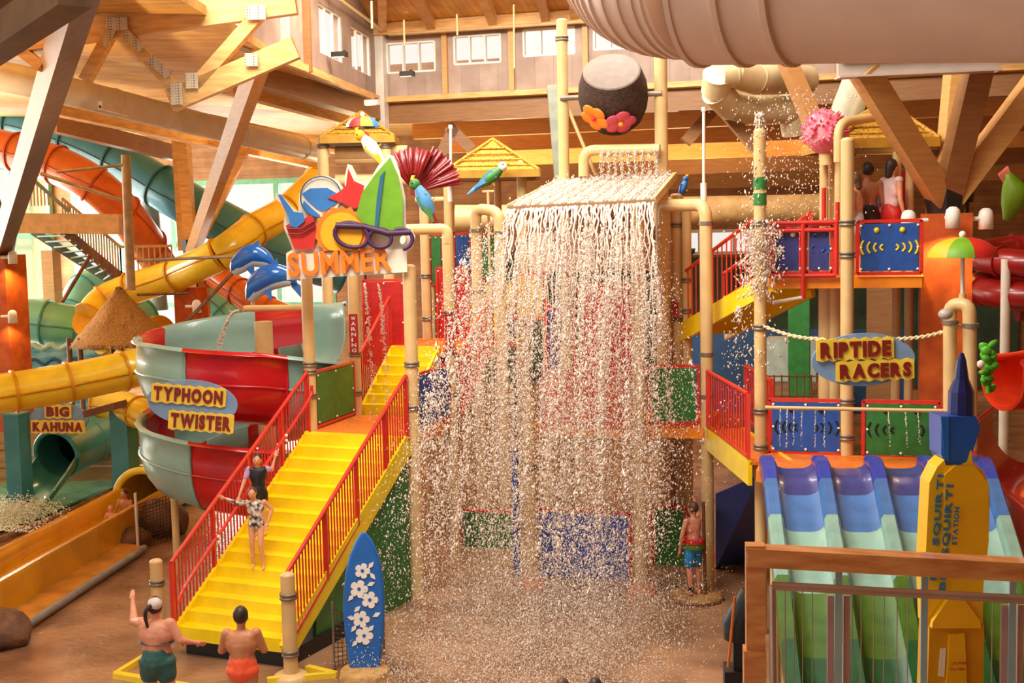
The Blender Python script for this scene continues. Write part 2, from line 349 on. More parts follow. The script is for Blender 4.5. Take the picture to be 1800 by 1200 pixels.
# trim along the clerestory foot and the corner flashing
put(MB().bar((XL, YB-.05, ZB+.06), (4, YB-.05, ZB+.06), .12, .14), 'trim_2', M_GLUL, kind='structure', label='light timber trim at the foot of the clerestory wall')
put(MB().bar(lw(-1.5, ZB+.06, -.05), lw(LL, ZB+.06, -.05), .12, .16), 'trim_3', M_GLUL, kind='structure', label='light timber trim under the clerestory side wall')
put(MB().bar((XL+.12, YB-.12, ZB-.8), (XL+.12, YB-.12, 11.9), .3, .3, (0, 1, 0)), 'trim_4', M_DUCT, kind='structure', label='grey metal flashing in the clerestory corner')
for i, (s) in enumerate((.35, 1.9)):
    put(MB().bar(lw(s, ZB, -.06), lw(s, 13.6, -.06), .2, .12, dL), 'trim_%d' % (5+i), [M_DUCT, M_GLUD][i], kind='structure', label=('grey steel pilaster on the clerestory side wall', 'brown timber pilaster on the clerestory side wall')[i])
for i, u in enumerate((783, 900, 1030)):
    p = YY(u, 90, YB); put(MB().box((p.x, YB-.06, 11.2), (.14, .12, 2.4)), 'trim_%d' % (7+i), M_GLU, kind='structure', label='timber post between clerestory windows, %s from the corner' % ('first', 'second', 'third')[i])
# clerestory rafters
for i, (ua, ub) in enumerate(((620, 560), (672, 748), (760, 725), (868, 840), (960, 968), (1010, 1040))):
    a = YY(ua, 55-(ua-670)*.05, YB-.2); a.z = 11.85; b = Vector((YY(ub, 0, 27.0).x, 24.5, 13.35))
    put(MB().bar(a, b, .22, .4), 'roof_rafter', M_GLUL if i % 2 else M_GLU, label='timber rafter under the clerestory roof, %s from the left' % ('leftmost', 'second', 'third', 'fourth', 'fifth', 'sixth')[i], cat='rafter', group='clerestory rafters')
put(MB().bar((XL, YB-.25, 11.78), (4, YB-.25, 11.78), .2, .3), 'roof_beam', M_GLUL, label='light timber beam running above the clerestory windows', cat='beam', group='roof beams')
put(MB().bar((XL+1, YB-3.2, 12.65), (4, YB-3.2, 12.65), .2, .3), 'roof_beam', M_GLUD, label='brown beam crossing the clerestory rafters', cat='beam', group='roof beams')
# purlins under the roof beyond the clerestory
names = ('uppermost', 'second', 'third', 'fourth', 'fifth', 'lowest')
for i, y in enumerate((32.0, 34.2, 36.6, 39.2, 42.2, 45.6)):
    z = ZB-.02-(y-YB)*1.9/(YW+1-YB)
    put(MB().box((1.2, y, z-.26), (27.6, .28, .52)), 'roof_purlin', M_GLUD if i % 2 == 0 else M_GLU, label='long horizontal purlin beyond the clerestory, %s of six' % names[i], cat='beam', group='purlins beyond the clerestory')
# beams under the left roof, parallel to the side wall of the clerestory
for i, (u0, v0, u1, v1, d0, d1, w, h, m) in enumerate((
        (452, 132, 662, 196, 27, 34, .4, .5, M_GLUD), (400, 150, 655, 222, 27, 36, .25, .35, M_GLUL), (318, 205, 600, 262, 30, 40, .3, .35, M_GLUD),
        (90, 190, 560, 290, 30, 44, .3, .3, M_GLUL), (90, 215, 330, 275, 34, 44, .3, .5, M_GLUD))):
    a, b = DD(u0, v0, d0), DD(u1, v1, d1); put(MB().bar(a, b, w, h), 'roof_beam', m, label=('wide brown beam under the clerestory side wall', 'light perforated-edge beam below the side wall', 'brown beam above the silver duct end', 'thin light beam above the blue tube slide', 'brown beam above the blue tube slide at the left')[i], cat='beam', group='roof beams')
# ------------------------------------------------------------------ timber truss in front of the left roof
def dots(name, base, dot, scale):
    m = mat(name, base, .4, .08); nt = m.node_tree; N = nt.nodes; L = nt.links; b = N['Principled BSDF']
    vo = N.new('ShaderNodeTexVoronoi'); vo.inputs['Scale'].default_value = scale; vo.inputs['Randomness'].default_value = 0.0
    L.new(N['Texture Coordinate'].outputs['Object'], vo.inputs['Vector'])
    lt = N.new('ShaderNodeMath'); lt.operation = 'LESS_THAN'; lt.inputs[1].default_value = .3; L.new(vo.outputs['Distance'], lt.inputs[0])
    mx = N.new('ShaderNodeMix'); mx.data_type = 'RGBA'; L.new(lt.outputs[0], mx.inputs[0]); L.new(b.inputs['Base Color'].links[0].from_socket, mx.inputs[6]); mx.inputs[7].default_value = (*lin(dot), 1)
    L.new(mx.outputs[2], b.inputs['Base Color']); return m
M_NAIL = dots('perforated_nail_plate', (216, 200, 172), (120, 100, 78), 24.0)
TD = 20.0
tr = thing('roof_truss', 'light timber roof truss with perforated metal nail plates above the silver duct', 'truss', DD(250, 150, TD))
def tb(u0, v0, u1, v1, h, nm, m=M_GLUL, d0=TD, d1=TD, w=.2): return put(MB().bar(DD(u0, v0, d0), DD(u1, v1, d1), w, h), nm, m, tr)
tb(-60, 82, 520, 2, .40, 'top_chord'); tb(300, 178, 520, 84, .34, 'bottom_chord')
tb(205, 40, 150, 142, .17, 'web'); tb(205, 40, 316, 168, .17, 'web'); tb(462, 18, 345, 150, .2, 'web'); tb(12, 82, -20, 110, .17, 'web'); tb(26, 80, 75, 118, .17, 'web')
def plate(u, v, w, h, ang=0, d=TD-.14):
    c = DD(u, v, d); x = (R0*math.cos(ang)+ZUP*math.sin(ang)); y = (ZUP*math.cos(ang)-R0*math.sin(ang))
    put(MB().prism([c-x*w/2-y*h/2, c+x*w/2-y*h/2, c+x*w/2+y*h/2, c-x*w/2+y*h/2], -HF*.02), 'nail_plate', M_NAIL, tr)
plate(206, 42, .34, .2); plate(190, 66, .13, .3, -.5); plate(235, 72, .13, .36, .75); plate(280, 118, .13, .4, .8); plate(310, 165, .2, .34); plate(337, 142, .2, .24); plate(22, 82, .34, .16); plate(450, 22, .3, .22); plate(442, 105, .2, .2)
# ------------------------------------------------------------------ tree columns: shaft, steel shoe, timber struts
def tree_column(u, vtop, d, w, label, struts, shoe_h=.55, zbot=0.0, m=M_ORCOL, strut_m=(M_GLUD,), square=True):
    t = DD(u, vtop, d); root = thing('tree_column', label, 'column', (t.x, t.y, zbot), group='branching roof columns')
    put(MB().box((t.x, t.y, (zbot+t.z)/2), (w, w, t.z-zbot)), 'shaft', m, root)
    c = (t.x, t.y, t.z)
    put(MB().lathe([(0, 0), (w*.36, 0), (w*.5, shoe_h), (w*.2, shoe_h*.8), (0, shoe_h*.8)], c, 8, smooth=False), 'steel_shoe', M_STEEL, root)
    for i, (u1, v1, d1, sw) in enumerate(struts):
        b = DD(u1, v1, d1); a = Vector(c)+Vector((0, 0, .15)); a = a + (b-a).normalized()*.15
        put(MB().bar(a, b, sw, sw*1.1, HF), 'strut', strut_m[i % len(strut_m)], root)
    return root
tree_column(1662, 375, 20.3, .78, 'orange column with splayed timber struts beside the upper blue panel', [(1515, 120, 19.0, .36), (1684, 112, 21.5, .34), (1722, 108, 19.2, .36), (1860, 95, 19.5, .36)], strut_m=(M_GLU, M_GLU, M_GLUD, M_GLU))
tree_column(2, 448, 33, .86, 'orange column at the left edge with a steep brown strut', [(156, -60, 16.5, .36), (-140, 20, 26, .5)], strut_m=(mat('umber_glulam', (112, 76, 44), .5, .12),))
tree_column(338, 452, 39, .7, 'timber tree column with thin splayed struts behind the yellow tube slide', [(456, 108, 22.5, .3), (442, 240, 39, .3), (318, 230, 40, .34)], strut_m=(M_GLU, M_GLUL, M_GLUL), m=M_GLU)
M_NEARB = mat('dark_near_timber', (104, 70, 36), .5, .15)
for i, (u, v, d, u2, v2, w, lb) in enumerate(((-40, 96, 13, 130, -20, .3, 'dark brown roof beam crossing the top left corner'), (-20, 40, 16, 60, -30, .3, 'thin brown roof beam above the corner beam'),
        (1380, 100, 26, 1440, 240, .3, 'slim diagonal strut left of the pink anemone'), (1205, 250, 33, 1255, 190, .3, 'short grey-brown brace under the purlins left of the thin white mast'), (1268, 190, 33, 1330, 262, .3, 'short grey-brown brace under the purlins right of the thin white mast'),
        (768, 285, 34, 800, 222, .28, 'brace rising left of the woven roof peak'), (788, 222, 34, 830, 262, .28, 'brace descending toward the woven roof peak'), (970, 150, 30, 985, 330, .24, 'grey-green steel post behind the bucket frame'), (318, 232, 40.6, 330, 440, .5, 'pale timber post behind the grey pole'))):
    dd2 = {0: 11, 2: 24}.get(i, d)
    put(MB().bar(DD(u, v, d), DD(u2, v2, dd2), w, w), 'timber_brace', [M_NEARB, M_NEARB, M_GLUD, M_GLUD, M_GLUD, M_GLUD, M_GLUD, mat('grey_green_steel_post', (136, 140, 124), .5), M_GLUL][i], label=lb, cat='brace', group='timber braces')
# white channel beam carrying the struts on the right
r = thing('channel_beam', 'white painted steel beam under the big beige duct at right', 'beam', DD(1615, 112, 18.9))
a, b = DD(1472, 121, 18.9), DD(1756, 108, 18.9)
M_CHAN = mat('grey_white_steel', (196, 178, 164), .5, .05); put(MB().bar(a, b, .1, .26), 'web_plate', M_CHAN, r); put(MB().bar(a+ZUP*.13, b+ZUP*.13, .3, .03), 'flange', M_CHAN, r); put(MB().bar(a-ZUP*.13, b-ZUP*.13, .3, .03), 'flange', M_CHAN, r)
# ------------------------------------------------------------------ ducts
def duct(name, pts, rad, label, m, ring_at=(), ring_r=1.04, ring_w=.04, n=28, cap=True, parts=()):
    pts = [Vector(p) for p in pts]; root = thing(name, label, 'duct', pts[0]); put(MB().tube(pts, rad, n, cap), 'duct_body', m, root)
    for f in ring_at:
        k = f*(len(pts)-1); i = min(int(k), len(pts)-2); p = pts[i].lerp(pts[i+1], k-i); d = (pts[i+1]-pts[i]).normalized(); rr = rad if not hasattr(rad, '__len__') else rad[i]
        put(MB().tube([p-d*ring_w/2, p+d*ring_w/2], rr*ring_r, n), 'seam_ring', m, root)
    return root
duct('ventilation_duct', [DD(-80, 118, 23), DD(60, 146, 24.5), DD(200, 180, 27), DD(380, 226, 30.5), DD(565, 268, 34.5)], .29, 'long silver ventilation duct crossing the upper left', M_DUCT, [.3, .5, .62, .8, .95], 1.06)
g = thing('air_grille', 'slotted grille box under the silver duct', 'grille', DD(200, 192, 26.2)); ga, gb = DD(176, 185, 25.6), DD(222, 197, 26.6)
put(MB().bar(ga, gb, .1, .16), 'grille_box', M_DUCT, g); put(MB().bar(ga-HF*.06-ZUP*.03, gb-HF*.06-ZUP*.03, .02, .05), 'slot', M_STEEL, g)
# big beige duct overhead with a flexible ribbed bend
bd = thing('ventilation_duct', 'huge beige round duct with ribbed flexible bend overhead at right', 'duct', DD(1400, 0, 11))
body = [DD(2050, -92, 9.2), DD(1800, -78, 9.8), DD(1500, -62, 10.6), DD(1235, -48, 11.3)]
put(MB().tube(body, .80, 40), 'duct_body', M_DUCTP, bd)
for p, q in ((1235, 0), (1330, 0), (1425, 0)):
    f = (p-1235)/(2050-1235); a = body[3].lerp(body[0], f); dv = (body[2]-body[3]).normalized(); put(MB().tube([a-dv*.025, a+dv*.025], .825, 40), 'seam_ring', M_DUCTP, bd)
flex = bez([body[3], DD(1160, -52, 11.7), DD(1112, -82, 12.3), DD(1090, -150, 12.8), DD(1080, -260, 13.2)], 10)
rr = []; fp = []
for i, p in enumerate(flex):
    fp.append(p); rr.append(.74)
put(MB().tube(fp, rr, 36), 'flexible_bend', M_DUCTP, bd)
dist = 0; nxt = .1
for i in range(1, len(flex)):
    d = flex[i]-flex[i-1]; L_ = d.length; t = 0
    while dist+L_ >= nxt:
        p = flex[i-1].lerp(flex[i], (nxt-dist)/L_); dn = d.normalized(); put(MB().tube([p-dn*.018, p+dn*.018], .765, 36), 'rib', M_DUCTP, bd); nxt += .115
    dist += L_
# segmented elbow duct and grey stub duct
def miter(pts, rad, root, m, n=16):
    for i in range(len(pts)-1):
        put(MB().tube([pts[i], pts[i+1]], rad, n, True, smooth=True), 'duct_segment', m, root)
    for p, q in zip(pts[1:-1], pts[2:]): put(MB().tube([p-(q-p).normalized()*.015, p+(q-p).normalized()*.015], rad*1.03, n), 'seam_ring', m, root)
M_DUCTC = mat('cream_segment_duct', (222, 204, 158), .45, .08, scale=2)
el = thing('elbow_duct', 'cream segmented elbow duct turning back under the big duct', 'duct', DD(1300, 160, 26))
miter([DD(1420, 140, 27), DD(1330, 140, 26), DD(1288, 128, 25.6), DD(1262, 132, 25.5), DD(1258, 160, 25.8), DD(1282, 185, 26.2), DD(1320, 193, 26.6), DD(1388, 193, 27)], .30, el, M_DUCTC)
put(MB().tube([DD(1388, 168, 27), DD(1398, 235, 27.2)], .29, 16), 'down_stub', M_DUCTC, el)
st = thing('grey_stub_duct', 'pale grey round duct dropping behind the pink anemone', 'duct', DD(1500, 170, 24)); put(MB().tube([DD(1518, 120, 24), DD(1478, 222, 24.3)], .3, 20), 'duct_body', mat('pale_grey_duct', (186, 184, 162), .45, .08), st); put(MB().tube([DD(1519, 116, 23.98), DD(1517, 124, 24.01)], .315, 20), 'collar', M_DUCT, st)
# conduit and floodlights on the clerestory
put(MB().tube([lw(-1, 11.9, -.25), lw(LL-.3, 11.75, -.25), Vector((XL+.5, YB-.35, 11.62)), Vector((-7.4, YB-.35, 11.62)), Vector((-2.5, YB-.35, 11.62))], .05, 8), 'sprinkler_pipe', M_CREAM, label='cream sprinkler pipe running round the clerestory', cat='pipe')
for i, (u, v) in enumerate(((597, 96), (716, 130), (654, 180))):
    p = DD(u, v, (29, 31.3, 31.2)[i]); f = thing('floodlight', ('dark floodlight under the narrow clerestory window', 'dark floodlight below the leftmost clerestory window', 'pale bracket at the foot of the clerestory corner')[i], 'floodlight', p, 'clerestory floodlights')
    put(MB().box(p, (.34, .2, .12)), 'housing', M_STEEL if i < 2 else M_DUCT, f); put(MB().bar(p, p+Vector((0, .3, .12)), .05, .05), 'bracket', M_STEEL, f); put(MB().box(p-Vector((0, .08, .07)), (.28, .1, .02)), 'lens', M_WHITE, f)
for i, (u, va, vb, d) in enumerate(((653, 2, 50, 27), (710, 35, 80, 31), (803, 25, 62, 31), (903, 8, 120, 31))):
    put(MB().tube([DD(u, va, d), DD(u+1, vb, d)], .025, 6), 'pipe_hanger', M_CREAM, label='thin cream pipe hanger below the clerestory roof, %s' % ('over the side wall corner', 'over the leftmost window', 'over the second window', 'long one between the second and third windows')[i], cat='hanger', group='pipe hangers')

# added fill lights on poles brighten the timber roof
def fill_uplight(label, p, power, col=(1, .74, .42), size=2.7):
    p = Vector(p); t = thing('fill_uplight', label, 'lamp', p, 'added roof fill lights'); put(MB().lathe([(0, -.1), (.1, -.1), (.13, .06), (.11, .06), (.09, 0), (0, 0)], p, 14), 'housing', M_STEEL, t); put(MB().blob(p+ZUP*.01, (.08, .08, .02), None, 10, 6), 'lens', emit('fill_uplight_lens', (255, 220, 160), 4), t)
    put(MB().tube([Vector((p.x, p.y, 0)), p-ZUP*.1], .04, 8), 'pole', M_STEEL, t)
    l = bpy.data.lights.new('fill_uplight_glow', 'SPOT'); l.energy = power; l.color = col; l.spot_size = size; l.spot_blend = .6; l.shadow_soft_size = .12
    o = bpy.data.objects.new('fill_uplight_glow', l); C.objects.link(o); o.parent = t; o.location = (0, 0, .1); o.rotation_euler = (PI, 0, 0)
for lb, u, v, d, pw in (('added fill light at the far timber column head', 344, 450, 38.3, 1600), ('added fill light behind the woven umbrella roof', 640, 420, 38, 1500), ('added fill light behind the middle woven roof', 900, 440, 38, 1700), ('added fill light behind the blue parrot', 1215, 440, 38, 1500), ('added fill light at the right orange column head', 1700, 345, 21.5, 420), ('added fill light behind the high platform', 1545, 330, 36, 900), ('added fill light beyond the left edge under the roof', -130, 340, 31, 2000), ('added fill light below the truss beyond the left edge', -260, 420, 20, 2400)):
    fill_uplight(lb, DD(u, v, d), pw)
# ------------------------------------------------------------------ tube slides
def tube_slide(name, pts, rad, label, m, mring, nseg=6, n=24, hollow_end=None, ringw=.06, rr=1.1, smooth_n=8, lip=True, group='tube slides', seam=True):
    c = bez(pts, smooth_n); root = thing(name, label, 'water slide', c[-1], group); k = len(c)-1
    cuts = [round(k*i/nseg) for i in range(nseg+1)]
    for a, b in zip(cuts[:-1], cuts[1:]):
        sec = put(MB().tube(c[a:b+1], rad, n, True), 'slide_section', m, root)
    for i in cuts:
        d = (c[min(i+1, k)]-c[max(i-1, 0)]).normalized(); put(MB().tube([c[i]-d*ringw/2, c[i]+d*ringw/2], rad*rr, n), 'flange', mring, root)
    if seam:
        mb = MB()
        for sgn in (-1, 1):
            pl = []
            for i, p in enumerate(c):
                d = (c[min(i+1, k)]-c[max(i-1, 0)]).normalized(); s = d.cross(ZUP).normalized()*sgn; pl.append(p+s*rad*1.0-ZUP*rad*.05)
            mb.tube(pl, .03, 6)
        put(mb, 'seam_rib', mring, root)
    return root
def DK(u, v, d): return DD(u, v, d*1.17)
M_YELD = mat('yellow_flange', (222, 158, 16), .35, .1)
tube_slide('yellow_tube_slide', [DK(560, 318, 33), DK(505, 370, 32), DK(445, 405, 31), DK(385, 448, 30.3), DK(310, 482, 31.2), DK(230, 508, 31.6), DK(185, 528, 31.6), DK(160, 556, 31.2)], 0.47, 'yellow tube slide descending from behind the beach sign to the thatched roof', M_YELSL, M_YELD, 7)
tube_slide('yellow_tube_slide', [DK(160, 562, 31.2), DK(190, 594, 32), DK(235, 604, 32), DK(284, 586, 31.4)], 0.51, 'short yellow tube bend passing behind the thatched cone', M_YELSL, M_YELD, 3)
tube_slide('yellow_tube_slide', [DD(330, 622, 28.5), DD(262, 640, 27.8), DD(215, 652, 27.2), DD(120, 672, 26.6), DD(25, 688, 26), DD(-60, 700, 25.5)], .42, 'yellow tube slide running level to the left edge above the teal tunnel', M_YELSL, M_YELD, 5)
tube_slide('yellow_tube_slide', [DD(180, 706, 30), DD(220, 715, 29.5), DD(262, 735, 29), DD(275, 770, 29)], .36, 'lower yellow tube bend behind the wooden beam', M_YELSL, M_YELD, 2)
tube_slide('teal_tube_slide', [DK(-60, 205, 38), DK(40, 222, 37.5), DK(150, 258, 37), DK(235, 300, 36.5), DK(330, 358, 36), DK(430, 412, 36), DK(520, 452, 36), DK(600, 475, 36.5)], 0.73, 'big blue-teal tube slide crossing under the silver duct', M_TEAL, mat('teal_flange', (44, 104, 112), .4), 8, 24)
tube_slide('orange_tube_slide', [DK(-60, 248, 35), DK(30, 268, 34.5), DK(100, 290, 34.2), DK(165, 325, 34), DK(215, 372, 34.5), DK(260, 430, 35.5), DK(300, 480, 37), DK(360, 500, 37)], 0.61, 'orange tube slide curving down behind the grey pole', M_ORSL, mat('orange_flange', (196, 84, 24), .4), 7, 24)
tube_slide('orange_flume', [DK(378, 482, 33), DK(420, 512, 32.5), DK(470, 545, 32), DK(530, 566, 32), DK(600, 572, 32)], 0.42, 'orange flume passing behind the blue dolphins', M_ORSL, mat('orange_flange', (196, 84, 24)), 4)
tube_slide('aqua_tube_slide', [DK(-40, 560, 33), DK(45, 562, 33), DK(105, 570, 33), DK(170, 578, 33.5), DK(250, 560, 35)], 0.66, 'pale green tube slide beside the left orange column', M_AQUA, mat('aqua_flange', (70, 150, 140), .4), 5)
tube_slide('aqua_tube_slide', [DK(130, 545, 37), DK(150, 508, 37.5), DK(185, 498, 38), DK(230, 512, 38.5)], 0.58, 'upper pale blue tube bend under the steel stairs', M_AQUA, mat('aqua_flange', (70, 150, 140), .4), 3)
tube_slide('aqua_flume', [DK(330, 545, 36), DK(360, 520, 36), DK(392, 540, 36), DK(420, 580, 36)], 0.49, 'pale aqua tube bend behind the orange pillar', M_AQUA, mat('aqua_flange', (70, 150, 140), .4), 3)
# ------------------------------------------------------------------ teal tunnel with its posts and sign
kx = DD(100, 800, 30.5); kd = Vector((.80, .60, 0)).normalized(); kd = (DD(205, 742, 33)-kx); kd.z = .35; kd.normalize()
kr = .58; back = kx + kd*3.4
T = thing('tunnel_slide', 'teal tunnel slide mouth pouring into the splash pool', 'water slide', (kx.x, kx.y, 0))
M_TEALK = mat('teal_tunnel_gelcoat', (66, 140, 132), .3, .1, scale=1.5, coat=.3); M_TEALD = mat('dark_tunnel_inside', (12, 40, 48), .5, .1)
sx = kd.cross(ZUP).normalized(); sz = sx.cross(kd)
def ringp(c, r, a): return c + (sx*math.cos(a)+sz*math.sin(a))*r
rows = [[ringp(kx.lerp(back, f), kr, 2*PI*k/32) for k in range(33)] for f in (0, .33, .66, 1)]
put(MB().shell(rows, .04), 'tunnel_tube', M_TEALK, T)
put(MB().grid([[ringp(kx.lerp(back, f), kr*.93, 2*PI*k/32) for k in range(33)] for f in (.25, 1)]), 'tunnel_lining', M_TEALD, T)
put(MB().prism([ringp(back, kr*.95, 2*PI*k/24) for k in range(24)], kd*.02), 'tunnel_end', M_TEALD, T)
put(MB().tube([ringp(kx, kr*1.04, PI*(-.02+1.04*k/24)) for k in range(25)], .07, 8), 'mouth_lip', M_TEALK, T)
front = kx-kd*1.3-ZUP*.1
rows = [[ringp(kx.lerp(front, f), kr*(1+.05*f), PI+PI*k/16)+(ZUP*(-.05-.5*f)*(abs(math.cos(PI*k/16))**1.5) if f else Vector()) for k in range(17)] for f in (0, .3, .6, .85, 1)]
put(MB().shell(rows, .05), 'mouth_trough', M_TEALK, T)
put(MB().tube([ringp(kx+kd*1.2, kr*1.05, 2*PI*k/28) for k in range(28)], .04, 6, closed=True), 'flange', M_TEALK, T)
M_TPOST = mat('teal_painted_post', (64, 136, 146), .5, .1, scale=2)
for i, (u, vt, vb, w, d) in enumerate(((34, 728, 830, .42, 29.6), (222, 712, 832, .46, 29.4))):
    p = DD(u, vb, d); q = DD(u, vt, d); pst = thing('gate_post', ('teal square post left of the tunnel mouth', 'teal square post right of the tunnel mouth')[i], 'post', (p.x, p.y, 0), 'teal tunnel gate posts')
    put(MB().box((p.x, p.y, q.z/2), (w, w, q.z)), 'shaft', M_TPOST, pst); put(MB().box((p.x, p.y, q.z+.02), (w+.06, w+.06, .05)), 'cap', M_TEALK, pst)
put(MB().bar(DD(148, 728, 29.0), DD(222, 708, 28.95), .14, .16), 'lintel_beam', M_BROWNT, label='brown timber beam sloping over the teal tunnel', cat='beam')
def oval_sign(name, u, v, d, w, h, tilt, label, lines, mface, board=True, txt=(132, 28, 20), edge=(250, 214, 70)):
    c = DD(u, v, d); ex = (R0*math.cos(tilt)-ZUP*math.sin(tilt)); ey = (ZUP*math.cos(tilt)+R0*math.sin(tilt))
    root = thing(name, label, 'sign', c)
    put(MB().prism([c+ex*(w/2*math.cos(2*PI*k/40))+ey*(h/2*math.sin(2*PI*k/40)) for k in range(40)], HF*.05), 'oval_board', mface, root)
    mt = mat('dark_red_lettering', txt, .5, .1); me = mat('yellow_letter_backing', edge, .5, .08)
    for (text, du, dv, tw, th) in lines:
        o = DD(u+du, v+dv, d-.04); wv = tw*d/FPX; hv = th*d/FPX
        pad = .05
        n = len(text); bp = []
        # scalloped yellow backing following the word
        x0, x1 = -pad, wv+pad
        top = [(x0+(x1-x0)*k/(2*n), hv+pad*(1.1 if k % 2 else .55)) for k in range(2*n+1)]; bot = [(x0+(x1-x0)*k/(2*n), -pad*(1.1 if k % 2 else .55)) for k in range(2*n+1)]
        poly = [o+ex*a+ey*b for a, b in bot]+[o+ex*a+ey*b for a, b in top[::-1]]
        put(MB().prism(poly, HF*.025), 'word_backing', me, root)
        lettering(text, 'lettering', mt, root, o-HF*.012, ex, ey, hv, wv, .02, .055)
    return root, c, ex, ey
M_SIGNB = mat('blue_grey_sign_face', (126, 158, 196), .5, .08)
oval_sign('tunnel_sign', 104, 736, 29.6, 104*29.6/FPX, 56*29.6/FPX, .03, 'small oval sign above the teal tunnel with dark red letters', [('BIG', -22, -4, 40, 18), ('KAHUNA', -46, 22, 88, 17)], M_SIGNB)
# ------------------------------------------------------------------ splash pool with foam, curb and planks
PW = [GG(-120, 960, .05), GG(0, 934, .05), GG(100, 898, .05), GG(215, 850, .05), GG(225, 838, .05), GG(160, 826, .05), GG(-120, 812, .05)]
put(MB().prism(PW, (0, 0, .06)), 'splash_pool', M_WATER, label='green churning splash pool in front of the teal tunnel', cat='pool')
FOAM_AT = (kx, kd, sx)
cb = [GG(-120, 975, 0), GG(0, 952, 0), GG(100, 912, 0), GG(190, 868, 0)]
put(MB().tube(cb, .12, 8), 'pool_curb', M_ROCK, label='rough brown stone curb along the splash pool', cat='curb')
pw_ = thing('plank_wall', 'low timber plank wall behind the splash pool', 'wall', DD(100, 850, 32.5))
for i, z in enumerate((.25, .72, 1.2)):
    a, b = DD(-60, 800, 32.5), DD(250, 800, 32.5); a.z = b.z = z
    put(MB().bar(a, b, .1, .44), 'plank', mat('pale_timber_plank', (186, 140, 90), .6, .15, stretch=(.3, 1, 4)), pw_)
# ------------------------------------------------------------------ yellow run-out flume in front of the pool
mo = Vector((-15.95, 24.75, .32)); fd = Vector((.178, -.984, 0)).normalized(); fs = -fd.cross(ZUP).normalized()
fl = thing('runout_flume', 'yellow run-out flume with tube mouth beside the splash pool', 'water slide', (mo.x, mo.y, 0))
L0 = 9.6; fw2 = .48; M_YELF = mat('amber_slide_gelcoat', (232, 162, 18), .25, .1, scale=1.2, coat=.4)
def fpt(s, a, h): p = mo + fd*s + fs*a; return Vector((p.x, p.y, h))
prof = [(-fw2-.1, .72), (-fw2, .72), (-fw2*.96, .4), (-fw2*.8, .24), (0, .2), (fw2*.8, .24), (fw2*.96, .4), (fw2, .72), (fw2+.1, .72)]
put(MB().shell([[fpt(s, a, h) for a, h in prof] for s in np.linspace(-.2, L0, 10)], .04), 'trough', M_YELF, fl)
for sg in (-1, 1): put(MB().bar(fpt(-.2, sg*(fw2+.08), .40), fpt(L0, sg*(fw2+.08), .40), .06, .66), 'side_skirt', M_YELF, fl)
put(MB().grid([[fpt(s, a, .3+random.uniform(-.02, .03)) for a in np.linspace(-.45, .45, 7)] for s in np.linspace(.2, L0, 60)]), 'flowing_water', mat('shallow_water', (238, 206, 130), .12, .2, scale=6, bump=.8, bscale=14), fl)
tcen = Vector((mo.x, mo.y, .52)); tb_ = tcen - fd*2.4
put(MB().shell([[tcen.lerp(tb_, f)+(fs*math.cos(a)+ZUP*math.sin(a))*.62 for a in np.linspace(-.25*PI, 1.25*PI, 25)] for f in (0, .3, .6, 1)], -.05), 'tube_mouth', M_YELSL, fl)
put(MB().tube([tcen+(fs*math.cos(a)+ZUP*math.sin(a))*.64 for a in np.linspace(-.1*PI, 1.1*PI, 24)], .09, 8), 'mouth_ring', M_YELSL, fl)
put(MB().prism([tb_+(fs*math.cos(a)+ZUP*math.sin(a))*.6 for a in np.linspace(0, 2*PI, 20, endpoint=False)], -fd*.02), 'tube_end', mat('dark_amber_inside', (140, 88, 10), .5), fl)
lg = thing('side_ledge', 'amber ledge with grey rounded edge beside the run-out flume', 'ledge', fpt(5, 1.1, 0))
put(MB().prism([fpt(2.6, fw2+.1, .16), fpt(L0, fw2+.1, .16), fpt(L0, fw2+.68, .16), fpt(2.9, fw2+.68, .16)], (0, 0, -.16)), 'ledge_top', mat('wet_amber_ledge', (214, 150, 62), .3, .2, scale=2), lg)
put(MB().tube([fpt(2.9, fw2+.70, .12), fpt(L0-.2, fw2+.70, .12)], .07, 10), 'grey_edge', mat('grey_edge_pad', (150, 146, 138), .5, .1), lg)
put(MB().tube([DD(186, 520, 44.4), Vector((DD(186, 520, 44.4).x, DD(186, 520, 44.4).y, 0))], .15, 10), 'slide_support', M_DUCT, label='grey steel support column under the upper pale blue tube', cat='column')
# rocks, net and pole
for i, (u, v, r, sq, lb) in enumerate(((284, 918, .6, .8, 'brown rock mound under the mint spiral slide'), (232, 940, .42, .6, 'low brown rock beside the run-out flume'), (4, 1112, .5, .7, 'dark rounded rock at the left edge'))):
    p = GG(u, v+20, 0); mb = MB(); mb.blob((p.x, p.y, r*sq*.6), (r, r*.9, r*sq), None, 18, 12)
    mb.v = [tuple(Vector(q)+Vector((random.uniform(-.05, .05), random.uniform(-.05, .05), random.uniform(-.05, .05)))*r*1.3) for q in mb.v]
    put(mb, 'rock', M_ROCK, label=lb, cat='rock', group='artificial rocks')
nt_ = thing('safety_net', 'brown mesh net on a thin pole beside the rock mound', 'net', GG(244, 972, 0)); M_NET = mat('brown_net_cord', (92, 66, 46), .8, .2)
na, nb = GG(243, 972, 0), GG(306, 950, 0); hz = zat(na.x, na.y, 866)
put(MB().tube([na, Vector((na.x, na.y, hz))], .03, 8), 'pole', M_DUCT, nt_)
mb = MB()
for k in range(12): a = na.lerp(nb, k/11); mb.tube([a+ZUP*.05, a+ZUP*1.0], .008, 4)
for k in range(14): mb.tube([na+ZUP*(.05+k*.073), nb+ZUP*(.05+k*.073)], .008, 4)
put(mb, 'mesh_cords', M_NET, nt_, kind='stuff')
